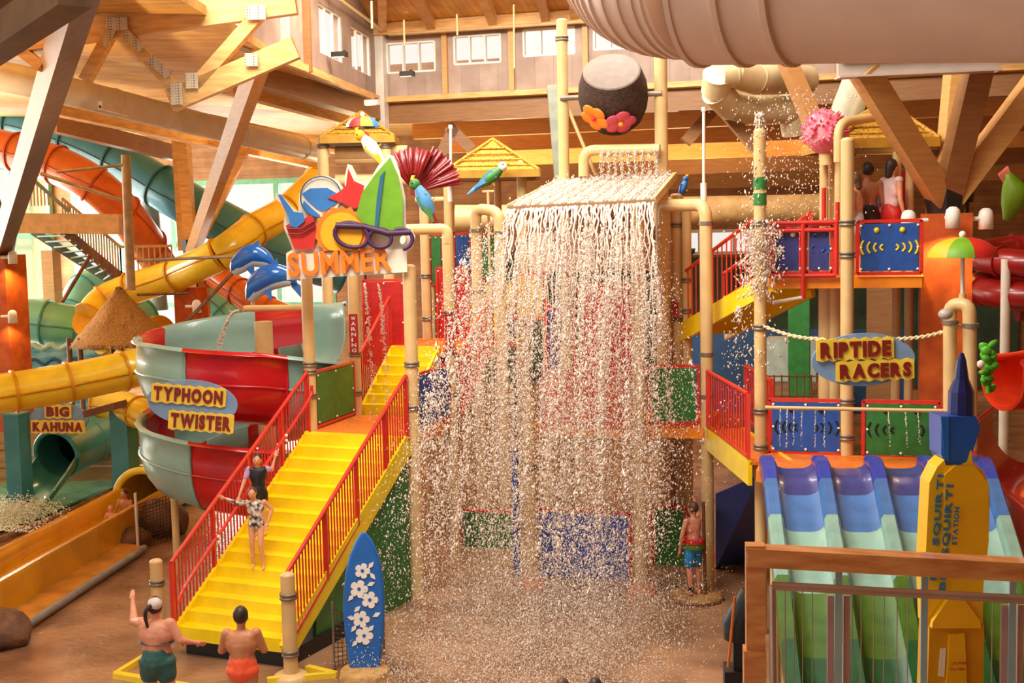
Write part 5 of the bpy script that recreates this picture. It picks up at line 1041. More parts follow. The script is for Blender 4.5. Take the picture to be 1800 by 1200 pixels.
# ------------------------------------------------------------------ the falling water: thin streams at the lip, then broken drops and spray
wf = thing('waterfall', 'great curtain of falling water breaking into drops below the canopy', 'waterfall', (-4.9, 20.5, 0), kind='stuff')
G9 = 9.81
def fall(x0, vx, vy, z0, t): return (x0+vx*t, vy*t, z0-.5*G9*t*t)
me_s = []
NS = 56
for k in range(NS):
    f = (k+.5)/NS; p0 = cA.lerp(cB, f)+ZUP*(-.02); vy = -(.75+random.uniform(-.12, .12)); vx = (f-.55)*.35+random.uniform(-.05, .05); tmax = random.uniform(.46, .74)
    pts = []; rs = []
    for t in np.linspace(0, tmax, 16):
        pts.append((p0.x+vx*t+random.gauss(0, .008+.03*t), p0.y+vy*t+random.gauss(0, .01), p0.z-.5*G9*t*t)); rs.append(max(.006, (.027-.017*t/tmax)*random.uniform(.55, 1.25)))
    put(MB().tube(pts, rs, 6, False), 'water_stream', M_FOAM, wf)
def drops(pos, size, stretch, name, parent=None, m=M_FOAM, **kw):
    n = len(pos); base_v = np.array([(1, 0, 0), (-1, 0, 0), (0, 1, 0), (0, -1, 0), (0, 0, 1), (0, 0, -1)], float); base_f = np.array([(0, 2, 4), (2, 1, 4), (1, 3, 4), (3, 0, 4), (2, 0, 5), (1, 2, 5), (3, 1, 5), (0, 3, 5)])
    ang = rng.uniform(0, 2*PI, n); ca, sa_ = np.cos(ang), np.sin(ang)
    jit = 1+rng.uniform(-.35, .35, (n, 6, 1)); bv = base_v[None]*jit; x = bv[..., 0]*ca[:, None]-bv[..., 1]*sa_[:, None]; y = bv[..., 0]*sa_[:, None]+bv[..., 1]*ca[:, None]; z = bv[..., 2]*stretch[:, None]
    sh = rng.normal(0, .35, (n, 2)); x = x+z*sh[:, :1]; y = y+z*sh[:, 1:]
    v = np.stack([x, y, z], -1)*size[:, None, None]+pos[:, None, :]; v = v.reshape(-1, 3); fa_ = (base_f[None]+np.arange(n)[:, None, None]*6).reshape(-1, 3)
    c0 = pos.mean(0); me = bpy.data.meshes.new(name); me.vertices.add(len(v)); me.vertices.foreach_set('co', (v-c0).ravel()); me.loops.add(fa_.size); me.loops.foreach_set('vertex_index', fa_.ravel().astype(np.int32))
    me.polygons.add(len(fa_)); me.polygons.foreach_set('loop_start', np.arange(0, fa_.size, 3, dtype=np.int32)); me.polygons.foreach_set('use_smooth', np.ones(len(fa_), bool)); me.update(calc_edges=True); me.materials.append(m)
    o = bpy.data.objects.new(name, me); C.objects.link(o); o.location = c0
    if parent is not None: o.parent = parent; o.location = Vector(c0)-wloc(parent)
    o['kind'] = 'stuff'; return tag(o, **kw)
# clumps of water thrown from the lip: each clump keeps its own launch speed, drops scatter round it
def curtain(n, clumps, tlo, thi, spread, smin, smax, vyr, seed, pw=1.0, vp=1.0, ts=.05):
    r = np.random.default_rng(seed); cl = r.integers(0, clumps, n); cf = r.uniform(0, 1, clumps); cvy = -(vyr[0]+(vyr[1]-vyr[0])*r.uniform(0, 1, clumps)**vp); cvx = (cf-.5)*np.where(cf < .5, 1.9, .9)+r.normal(0, .25, clumps); ct = tlo+(thi-tlo)*r.uniform(0, 1, clumps)**pw
    t = np.clip(ct[cl]+r.normal(0, ts, n), .2, thi+.04); f = cf[cl]; z0 = 6.86+r.normal(0, .03, n)
    x = -6.17+2.61*f+cvx[cl]*t+r.normal(0, 1, n)*spread*t; y = 21.4+cvy[cl]*t+r.normal(0, 1, n)*spread*1.2*t; z = z0-.5*G9*t*t
    z = z+r.normal(0, .08, n); z = np.where(z < .03, .03+np.abs(r.normal(0, .2, n)), z); s = r.uniform(smin, smax, n)*r.choice([.6, 1, 1.5], n, p=[.55, .35, .1])
    k = ~((x > -3.35) & (z < 1.7) & (r.uniform(0, 1, n) < .75))
    return np.stack([x, y, z], -1)[k], s[k], r.uniform(.8, 2.6, n)[k]
P1 = curtain(15000, 150, .34, 1.0, .03, .009, .022, (.3, 3.6), 3, .7, 1.3, .09)
P2 = curtain(60000, 860, .3, 1.18, .085, .005, .013, (.2, 4.2), 4, .5, 1.1, .05)
P3 = curtain(26000, 3600, .3, 1.18, .22, .004, .010, (.1, 4.4), 5, .7)
drops(*P1, 'water_clumps', wf); drops(*P2, 'water_drops', wf); drops(*P3, 'fine_spray', wf)
# splashes on the floor in front
r = np.random.default_rng(9); n = 46000; x = r.uniform(-8.0, -2.0, n); y = r.uniform(15.8, 21.6, n); zz = np.abs(r.normal(0, .3, n)); keep = r.uniform(0, 1, n) < np.exp(-((x+4.9)/2.0)**4)
drops(np.stack([x, y, zz], -1)[keep], r.uniform(.004, .011, n)[keep], r.uniform(.8, 2, n)[keep], 'splash_drops', wf)
# water bubbling over the canopy, from the feed pipe and from the tall post
n = 1500; f = r.uniform(0, 1, n); g = r.uniform(0, 1, n); A_ = np.array(cA); B_ = np.array(cB); D_ = np.array(cD); C2 = np.array(cC_)
pos = (A_*(1-f)[:, None]+B_*f[:, None])*(1-g)[:, None]+(D_*(1-f)[:, None]+C2*f[:, None])*g[:, None]; pos[:, 2] += .04+np.abs(r.normal(0, .05, n))
drops(pos, r.uniform(.008, .026, n), r.uniform(.6, 1.4, n), 'canopy_foam', wf)
a = YY(1060, 268, 23.3); b = YY(1155, 268, 23.3); n = 1300; k_ = r.integers(0, 9, n)/8; t = r.uniform(0, .32, n)
drops(np.stack([a.x+(b.x-a.x)*k_+r.normal(0, .02, n), 23.25+r.normal(0, .05, n)-.2*t, a.z-.5*G9*t*t], -1), r.uniform(.006, .014, n), r.uniform(1, 3.5, n), 'feed_drops', wf)
tp = np.array((-1.63, 19.7, zat(-1.63, 19.7, 232))); n = 900; a = r.uniform(0, 2*PI, n); vr = np.abs(r.normal(.1, .22, n)); t = r.uniform(0, .95, n); 
bub = thing('post_fountain', 'water bubbling from the tall post and running down it', 'fountain', tuple(tp), kind='stuff')
drops(np.stack([tp[0]+vr*np.cos(a)*t, tp[1]+vr*np.sin(a)*t, tp[2]+.25+.6*t-.5*G9*t*t], -1), r.uniform(.006, .018, n), r.uniform(.8, 3, n), 'fountain_drops', bub)
n = 1300; a = r.uniform(0, 2*PI, n); hgt_ = r.beta(2, 1.5, n)*1.3; z0 = zat(-1.63, 19.7, 500)
drops(np.stack([-1.63+(.1+.28*r.uniform(0, 1, n)**2)*np.cos(a), 19.7+(.1+.2*r.uniform(0, 1, n)**2)*np.sin(a), z0+hgt_-.3], -1), r.uniform(.006, .022, n), r.uniform(.8, 2.5, n), 'running_drops', bub)
# other small jets: into the spiral slide, red mesh area, spray bar, beside the upper stair
n = 9000; kx_, kd_, sx_ = FOAM_AT; a1_ = 1.2+2.2*r.uniform(0, 1, n)**.8; b1_ = r.normal(0, .5, n)*(.5+a1_*.35); pos = np.stack([kx_.x-kd_.x*a1_+sx_.x*b1_, kx_.y-kd_.y*a1_+sx_.y*b1_, .1+np.abs(r.normal(0, .16, n))*np.exp(-((a1_-1.8)/.9)**2)], -1)
drops(pos, r.uniform(.008, .024, n), r.uniform(.4, 1.1, n), 'splash_foam', m=mat('white_foam', (250, 246, 222), .5, .05), label='white foam churning below the teal tunnel', cat='foam')
def jet(label, a, v, n, tmax, s=(.006, .016), sp=.03):
    a = Vector(a); v = Vector(v); t = r.uniform(0, tmax, n); pos = np.stack([a.x+v.x*t+r.normal(0, sp, n)*t*2, a.y+v.y*t+r.normal(0, sp, n)*t*2, a.z+v.z*t-.5*G9*t*t], -1)
    drops(pos, r.uniform(*s, n), r.uniform(.8, 2.5, n), 'water_jet', label=label, cat='water jet', group='small water jets')
jet('thin water jet falling into the spiral slide', DD(420, 546, 23.6), (-1.0, -.3, .2), 700, .62)
jet('water trickle in front of the tall red panel', DD(640, 500, 23.5), (.2, -.1, 0), 350, .75); jet('second water trickle in front of the tall red panel', DD(664, 500, 23.5), (.25, -.1, 0), 350, .7)
jet('drips beside the upper right stair', DD(1300, 540, 20.6), (-.1, -.1, .2), 350, .8, sp=.14)
for i, u in enumerate((1372, 1384, 1396, 1410, 1434, 1450, 1560, 1590, 1612, 1636)): jet('fine spray under the bar, %s from the left' % ('first', 'second', 'third', 'fourth', 'fifth', 'sixth', 'seventh', 'eighth', 'ninth', 'tenth')[i], DD(u, 720, 17.7), (.12 if u > 1500 else -.02, -.2, 0), 70, .33, (.004, .009), .01)
n = 2600; pos = np.stack([r.uniform(-2.2, -1.0, n), r.uniform(20.2, 21.6, n), r.uniform(6.2, 8.6, n)], -1); pos[:, 0] = r.normal(-1.1, .5, n)
drops(pos[:900], r.uniform(.005, .014, 900), r.uniform(.8, 2.5, 900), 'high_spray', label='scattered spray high beside the tall bubbling post', cat='spray')
# ------------------------------------------------------------------ racing slide with four lanes
LD = Vector((.165, -.986, 0)).normalized(); LS = Vector((.986, .165, 0)).normalized()
deck('landing_deck', 'orange starting deck of the racing slide', -1.55, 1.15, 18.3, 19.72, DZ)
rx = [YY(u, 760, 19.72).x for u in (1352, 1482, 1517, 1652)]; pz0, pz1 = zat(-.9, 19.72, 797), zat(-.9, 19.72, 703)
M_DSLOT = mat('dark_slot', (14, 34, 40), .6)
panel('play_panel', 'blue slotted panel at the back of the racing deck', (rx[0], 19.72), (rx[1], 19.72), pz0, pz1, M_BLUE, ((-.38, -.28, -.2, -.12, .12, .2, .3, .4), M_DSLOT, M_DSLOT))
panel('play_panel', 'green slotted panel at the back of the racing deck', (rx[2], 19.72), (rx[3], 19.72), pz0-.02, pz1, M_GREEN, ((-.4, -.3, -.2, -.1, .25, .37), M_DSLOT, M_DSLOT))
rs_ = thing('racing_slide', 'four-lane racing slide stepping from dark blue through mint to green', 'water slide', (-.2, 16, 0))
SLP = math.radians(33); o0 = Vector((-1.42, 18.26, DZ))
def lane(s, a, h=0.0):
    """s along the slope, a across from the left wall"""
    if s < .45: z = -.12*s
    else: z = -.054-math.tan(SLP)*(s-.45)
    p = o0 + LD*s + LS*a; return Vector((p.x, p.y, p.z+z+h))
WL = .745
COLS = [mat('racer_navy', (62, 68, 132), .3, .12, coat=.3), mat('racer_blue', (72, 116, 176), .3, .1, coat=.3), mat('racer_mint', (142, 180, 164), .3, .1, coat=.3), mat('racer_green', (72, 108, 30), .3, .14, coat=.3), mat('racer_deep_green', (28, 84, 40), .3, .14, coat=.3)]
cutS = [0, .72, 1.30, 2.2, 3.05, 5.2]
DCOL = [mat('racer_royal', (46, 64, 160), .3, .1, coat=.3)]+COLS[1:]
for li in range(4):
    for ci in range(5):
        rows = [[lane(s, li*WL+.06+(WL-.12)*t, .10*(2*t-1)**4) for t in np.linspace(0, 1, 9)] for s in np.linspace(cutS[ci], cutS[ci+1], 6)]
        put(MB().shell(rows, .04), 'lane_section', COLS[ci], rs_)
for di in range(5):
    for ci in range(5):
        w = .085; rows = []
        for s in np.linspace(cutS[ci]-(.12 if ci == 0 else 0), cutS[ci+1], 6):
            top = .26 if s > .1 else .18
            rows.append([lane(s, di*WL-w, -.05), lane(s, di*WL-w, top*.8), lane(s, di*WL-w*.7, top), lane(s, di*WL-.012, top), lane(s, di*WL, top-.05), lane(s, di*WL+.012, top), lane(s, di*WL+w*.7, top), lane(s, di*WL+w, top*.8), lane(s, di*WL+w, -.05)])
        put(MB().shell(rows, .02, smooth=False), 'lane_divider', DCOL[ci], rs_)
for s, a in ((1.2, .0), (1.2, 4*WL), (2.8, 0), (2.8, 4*WL), (4.4, 0), (4.4, 4*WL)):
    p = lane(s, a, -.1); put(MB().tube([Vector((p.x, p.y, 0)), p], .07, 10), 'support_leg', M_CREAM, rs_)
# ------------------------------------------------------------------ red slides at the right edge
rc = DD(1835, 500, 27); hx = []
for t in np.linspace(0, 2.3*2*PI, 60): hx.append(Vector((rc.x+1.35*math.cos(t), rc.y+1.35*math.sin(t), zat(rc.x, rc.y, 405)-.2-.62*t/(2*PI)*1.1)))
sp_ = thing('red_spiral_tube', 'dark red spiral tube slide stacked in coils at the right edge', 'water slide', (rc.x, rc.y, 0), 'tube slides')
for i in range(0, 59, 8): put(MB().tube(hx[i:i+9], .30, 18), 'slide_section', M_DRED, sp_); 
for i in range(0, 60, 8): d_ = (hx[min(i+1, 59)]-hx[max(i-1, 0)]).normalized(); put(MB().tube([hx[i]-d_*.03, hx[i]+d_*.03], .34, 18), 'flange', M_DRED, sp_)
for u in (1768,): p = DD(u, 480, 26); put(MB().tube([Vector((p.x, p.y, 0)), Vector((p.x, p.y, DD(u, 455, 26).z))], .1, 10), 'support_leg', M_DUCT, sp_)
def trough(name, label, pts, rad, m, ups=None, wall=.6, t=.05, rim=True, a0=PI, a1=2*PI, group='open flumes'):
    c = bez(pts, 8); k = len(c); root = thing(name, label, 'water slide', c[k//2], group); rows = []; r1 = []; r2 = []
    for i, p in enumerate(c):
        d_ = (c[min(i+1, k-1)]-c[max(i-1, 0)]).normalized(); s = d_.cross(ZUP).normalized(); n_ = s.cross(d_)
        row = [p+s*rad*math.cos(a)+n_*rad*math.sin(a) for a in np.linspace(a0, a1, 15)]; row = [row[0]+n_*wall]+row+[row[-1]+n_*wall]; rows.append(row); r1.append(row[0]); r2.append(row[-1])
    put(MB().shell(rows, t), 'trough', m, root)
    for q in (r1, r2): put(MB().tube(q, .06, 8), 'rim', m, root)
    return root
M_ORRED = mat('orange_red_gelcoat', (216, 58, 28), .28, .1, coat=.4)
trough('red_flume', 'orange-red open flume end jutting in from the right edge', [DD(1960, 640, 20), DD(1880, 652, 19.4), DD(1815, 664, 19), DD(1762, 668, 18.8)], .42, M_ORRED, wall=.3)
trough('red_flume', 'large deep red flume dropping toward the lower right', [DD(1810, 755, 22), DD(1780, 790, 20.6), DD(1786, 840, 19.2), DD(1834, 900, 17.8), DD(1900, 960, 16.8)], .62, mat('deep_red_gelcoat', (176, 28, 18), .28, .1, coat=.4), wall=.35)
pl_ = thing('leaf_lizard_figure', 'bright green leafy lizard figure beside the red flume', 'figure', DD(1736, 665, 18.4)); mb = MB(); M_LIZ = mat('lime_green_leaf', (84, 186, 40), .5, .15)
for k in range(26):
    p = DD(1736+random.uniform(-9, 11), 605+k*3.1, 18.4+random.uniform(-.1, .1)); mb.blob(p, (random.uniform(.05, .1), .06, random.uniform(.04, .07)), Matrix.Rotation(random.uniform(-.8, .8), 3, 'Y'), 7, 5)
put(mb, 'leaf_body', M_LIZ, pl_); put(MB().blob(DD(1724, 640, 18.2), .06, None, 10, 8), 'flower_eye', M_WHITE, pl_); put(MB().tube([DD(1737, 612, 18.4), DD(1737, 690, 18.4)], .04, 8), 'stem', M_LIZ, pl_)
# bathing area far behind the racer sign: blue pool band, lamps and a low fence
put(MB().box((*DD(1400, 560, 36).xy, 2.2), (6, .3, 2.4)), 'pool_wall', mat('blue_pool_wall', (40, 84, 130), .5, .2, scale=1), label='blue pool wall far behind the racer sign', cat='wall')
tq = DD(1402, 690, 31.5); put(MB().box((tq.x, tq.y, 1.17), (2.2, 6.5, 2.34)), 'rock_terrace', M_ROCK, label='brown rocky terrace behind the level bridge', cat='terrace'); tk = DD(1392, 605, 33); put(MB().box((tk.x, tk.y, 2.34+.55), (1.3, 1.0, 1.1)), 'pale_tank', mat('pale_green_tank', (170, 184, 168), .5), label='pale green tank far behind the racer sign', cat='tank')
fe = thing('low_fence', 'low wire fence far behind the level bridge', 'fence', DD(1390, 680, 29)); 
for k in range(9): p = DD(1348+k*13, 700, 29); put(MB().tube([p, p+ZUP*.55], .02, 6), 'picket', M_BROWNT, fe)
for dz in (.05, .52): put(MB().tube([DD(1345, 700, 29)+ZUP*dz, DD(1460, 700, 29)+ZUP*dz], .02, 6), 'fence_rail', M_BROWNT, fe)
for i, (u, w, m, lb) in enumerate(((1405, .5, M_GREEN, 'green pillar behind the red gate'), (1545, .6, M_GLUD, 'dark timber pillar behind the racer sign'), (1560, .25, M_TEAL, 'teal slim pillar behind the racer sign'))):
    p = DD(u, 600, 30+i); put(MB().box((p.x, p.y, 3.2), (w, w, 6.4)), 'pillar', m, label=lb, cat='pillar')
# ------------------------------------------------------------------ surfboard on its round base
sb = GG(641, 1188, 0); sD = depth(sb); su = thing('surfboard_prop', 'tall blue surfboard painted with white hibiscus on a round stone base', 'surfboard', sb)
def sf(u, v, k=0): return DD(u, v, sD-k)
left = [(639, 938), (630, 952), (620, 975), (613, 1005), (609, 1040), (608, 1075), (611, 1110), (615, 1140), (620, 1175)]; right = [(639, 938), (650, 952), (660, 975), (667, 1005), (671, 1040), (671, 1075), (670, 1110), (667, 1140), (663, 1175)]
put(MB().prism([sf(*p) for p in left]+[sf(*p) for p in right[:0:-1]], HF*.09), 'board', mat('azure_surfboard', (16, 104, 190), .35, .08, coat=.3), su)
put(MB().tube([sf(*p, -.045) for p in left], .045, 8), 'board_rail', mat('azure_surfboard', (16, 104, 190)), su); put(MB().tube([sf(*p, -.045) for p in right], .045, 8), 'board_rail', mat('azure_surfboard', (16, 104, 190)), su)
M_HW = mat('white_hibiscus_print', (244, 238, 228), .5, .03)
for (u, v, r_) in ((637, 1003, 12), (631, 1035, 14), (650, 1054, 13), (635, 1088, 13), (640, 1117, 14)):
    fl_ = put(MB().prism([sf(u+r_*1.15*(.6+.4*abs(math.cos(2.5*a))**.45)*math.cos(a), v+r_*1.15*(.6+.4*abs(math.cos(2.5*a))**.45)*math.sin(a), .008) for a in np.linspace(0, 2*PI, 40, endpoint=False)], -HF*.004), 'hibiscus_print', M_HW, su)
    put(MB().prism([sf(*q, .014) for q in ell(u, v, 3.2, 3.2, 10)], -HF*.003), 'hibiscus_eye', mat('azure_surfboard', (16, 104, 190)), fl_)
for (u, v, a) in ((652, 993, -.9), (655, 1012, .9), (652, 1026, -.4), (617, 1050, 2.3), (628, 1070, 2.4), (662, 1080, -.5), (618, 1086, 3.4), (622, 1104, 2.2), (652, 1104, -.8), (624, 1130, 2.3)):
    dx, dy = math.cos(a), math.sin(a); put(MB().prism([sf(*q, .008) for q in ((u-dx*8-dy*0, v-dy*8), (u-dy*4, v+dx*4), (u+dx*8, v+dy*8), (u+dy*4, v-dx*4))], -HF*.004), 'leaf_print', M_HW, su)
put(MB().lathe([(0, .13), (.33, .12), (.36, .09), (.37, 0)], sb, 28), 'round_base', mat('sandy_stone_base', (196, 150, 84), .6, .15, scale=10), su)
db = GG(1225, 1052, 0); dk = thing('base_disc', 'round wooden disc on the floor under the boy at the water edge', 'disc', db); put(MB().lathe([(0, .12), (.40, .12), (.46, .06), (.46, 0)], db, 28), 'disc_slab', mat('weathered_wood_disc', (176, 130, 72), .6, .2, scale=6), dk); put(MB().lathe([(.47, .0), (.48, .03), (.46, .05)], db, 28), 'disc_edge', M_BROWNT, dk)
gpole = DD(1241, 1000, depth(db)); put(MB().tube([(db.x+.16, db.y-.1, .12), (db.x+.13, db.y-.05, zat(db.x, db.y, 880))], .03, 8), 'grab_pole', M_BROWNT, label='dark red-brown grab pole held by the boy at the water edge', cat='pole')
fb_ = GG(1262, 990, 0); ff = thing('post_foot', 'orange star-shaped post foot behind the wooden disc', 'base', fb_); put(MB().lathe([(0, .2), (.14, .2), (.3, .05), (.34, 0)], fb_, 6, smooth=False), 'foot_cone', M_ORANGE, ff); put(MB().lathe([(.34, 0), (.4, .02), (.3, .03)], fb_, 6, smooth=False), 'foot_flange', M_YELSL, ff)
# ------------------------------------------------------------------ near balcony: wooden rail, cables, steel posts
M_RAILW = mat('honey_wood_rail', (222, 150, 86), .35, col2=(188, 112, 58), scale=3, stretch=(1, 8, 8), coat=.4); M_BRUSH = mat('brushed_steel_rail', (196, 170, 156), .3, .08, metal=.7); M_PINKP = mat('pinkish_panel_strip', (196, 150, 140), .4, .08); M_PALEB = mat('pale_steel_post', (166, 196, 200), .35, .08, metal=.3)
BZ = CZ-2.62
quad('floor_balcony', [(-1.0, 2.5, BZ), (4.5, 2.5, BZ), (4.5, 7.0, BZ), (-1.0, 7.0, BZ)], M_FLOOR, -.15, label='near viewing balcony floor')
bal = thing('balcony_rail', 'honey wood balcony rail with cables in the near right corner', 'railing', DD(1560, 1200, 5.7))
ra, rb = DD(1312, 975, 5.6), DD(2500, 1038, 5.3)
put(MB().bar(ra, rb, .11, .085), 'wood_top_rail', M_RAILW, bal)
ppa = DD(1327, 958, 5.6); put(MB().bar(Vector((ppa.x, ppa.y, BZ)), Vector((ppa.x, ppa.y, ra.z+.05)), .085, .085, LS), 'wood_end_post', M_RAILW, bal)
put(MB().bar(Vector((ppa.x-.004, ppa.y-.004, BZ)), Vector((ppa.x-.004, ppa.y-.004, DD(1327, 1138, 5.6).z)), .1, .1, LS), 'post_sleeve', M_RAILW, bal)
ha, hb = DD(1357, 1029, 5.5), DD(2500, 1091, 5.16)
put(MB().tube([ha, hb], .02, 12), 'steel_handrail', M_BRUSH, bal); put(MB().tube([ha, Vector((ha.x+.01, ha.y, BZ))], .016, 10), 'steel_end_post', M_BRUSH, bal)
for u in (1362, 1380, 1396, 1411, 1428, 1498, 1514, 1536, 1554, 1577, 1596, 1745, 1760, 1790, 1840, 1880, 1920, 1960, 2000, 2040, 2080, 2200, 2240, 2280, 2320):
    t0 = DD(u, 1029+(u-1357)*.053, 5.55); put(MB().tube([t0, Vector((t0.x, t0.y, BZ))], .0026, 5), 'cable', M_BRUSH, bal)
for u in (1471, 1622, 1777, 1930, 2130, 2360):
    t0 = DD(u+3, 990+(u-1312)*.053, 5.6); put(MB().bar(t0, Vector((t0.x, t0.y, BZ)), .02, .03, LS), 'steel_post', M_PALEB, bal)
    if u != 1622:
        for s in (-1, 1):
            t1 = DD(u+3+s*14, 1040+(u-1357)*.053, 5.62); put(MB().bar(t1, Vector((t1.x, t1.y, BZ)), .03, .012, HF), 'panel_strip', M_PINKP, bal)
# black speaker on a stand left of the rail post
bx = DD(1306, 1060, 6.6); sk = thing('spotlight_stand', 'black spotlight head and box beside the wooden rail post', 'spotlight', DD(1310, 1200, 6.6))
put(MB().tube([DD(1322, 1040, 6.6), DD(1300, 1100, 6.6), DD(1300, 1122, 6.6)], [.06, .1, .085], 14), 'lamp_head', M_BLACK, sk); put(MB().bar(DD(1308, 1120, 6.6), DD(1308, 1175, 6.6), .12, .12, LS), 'yoke', M_BLACK, sk); put(MB().bar(DD(1300, 1172, 6.6), DD(1300, 1290, 6.6), .17, .17, LS), 'base_box', M_BLACK, sk); put(MB().tube([DD(1292, 1048, 6.5), DD(1280, 1172, 6.5)], .008, 6), 'cable', M_ORANGE, sk)
# ------------------------------------------------------------------ squirt station
QD = 7.0
sq = thing('squirt_station', 'yellow water gun station with blue nozzle and lettering behind the balcony rail', 'water gun', DD(1680, 1216, QD))
M_SQY = mat('squirt_yellow', (252, 200, 20), .35, .05, coat=.3); M_SQB = mat('squirt_blue', (10, 92, 190), .35, .06, coat=.3); M_SQN = mat('squirt_navy', (10, 32, 108), .35, .08, coat=.3); M_SQT = mat('squirt_lettering', (66, 128, 156), .5, .05)
def q2(u, v, k=0): return DD(u, v, QD-k)
def slab(pts, nm, m, k, th): return put(MB().prism([q2(u, v, k) for u, v in pts], HF*th), nm, m, sq)
nz = DD(1689, 735, QD); s7 = QD/FPX
put(MB().lathe([(0, 118*s7), (4*s7, 116*s7), (8*s7, 104*s7), (13*s7, 70*s7), (22*s7, 48*s7), (23*s7, 0), (23*s7, -2*s7)], nz, 10, smooth=False), 'nozzle', M_SQN, sq)
slab([(1654, 732), (1716, 732), (1723, 752), (1708, 800), (1698, 822), (1664, 818), (1655, 800)], 'blue_collar', M_SQB, .10, .20); slab([(1654, 734), (1668, 734), (1668, 812), (1660, 808)], 'blue_collar_side', mat('squirt_sky_blue', (30, 120, 214), .35), .11, .02)
slab([(1648, 820), (1660, 808), (1663, 818), (1690, 818), (1702, 812), (1708, 792), (1710, 815), (1728, 826), (1738, 850), (1740, 880), (1737, 960), (1728, 1035), (1728, 1100), (1630, 1100), (1626, 1000), (1631, 900), (1634, 848)], 'yellow_body', M_SQY, .12, .16)
slab([(1660, 835), (1680, 818), (1715, 820), (1738, 850), (1738, 950), (1732, 1010), (1664, 1010)], 'body_front', mat('squirt_gold', (252, 192, 14), .35, .05, coat=.3), .15, .03)
slab([(1634, 1098), (1730, 1098), (1727, 1330), (1626, 1330)], 'coin_box', mat('squirt_amber', (226, 164, 8), .4, .06), .13, .18); slab([(1640, 1092), (1672, 1046), (1690, 1046), (1724, 1092), (1724, 1104), (1638, 1104)], 'box_hood', mat('squirt_gold', (252, 192, 14)), .17, .04)
slab([(1670, 1115), (1696, 1113), (1700, 1200), (1698, 1330), (1660, 1330), (1664, 1200)], 'coin_plate', mat('squirt_gold', (252, 192, 14)), .16, .03); slab([(1654, 1140), (1663, 1140), (1660, 1190), (1650, 1188)], 'white_tag', M_WHITE, .14, .01)
def vert(text, u, v, hpx, wpx, nm='lettering', k=.16, m=M_SQT): lettering(text, nm, m, sq, q2(u, v, k), (ZUP*.995+R0*.06).normalized(), (-R0*.995+ZUP*.06).normalized(), hpx*s7, wpx*s7, .006, .045)
vert('BIG SQUIRT!', 1648, 1020, 14, 190, k=.135); vert('BIG SQUIRT!', 1664, 1038, 14, 190, k=.155); vert('STATION', 1682, 958, 9, 68, k=.185)
lettering('CAUTION', 'caution_lettering', mat('red_small_letters', (190, 40, 20), .5), sq, q2(1672, 1168, .2), R0, ZUP, 5*s7, 26*s7, .004); lettering('Do Not', 'caution_lettering', mat('red_small_letters', (190, 40, 20)), sq, q2(1671, 1178, .2), R0, ZUP, 5*s7, 25*s7, .004)
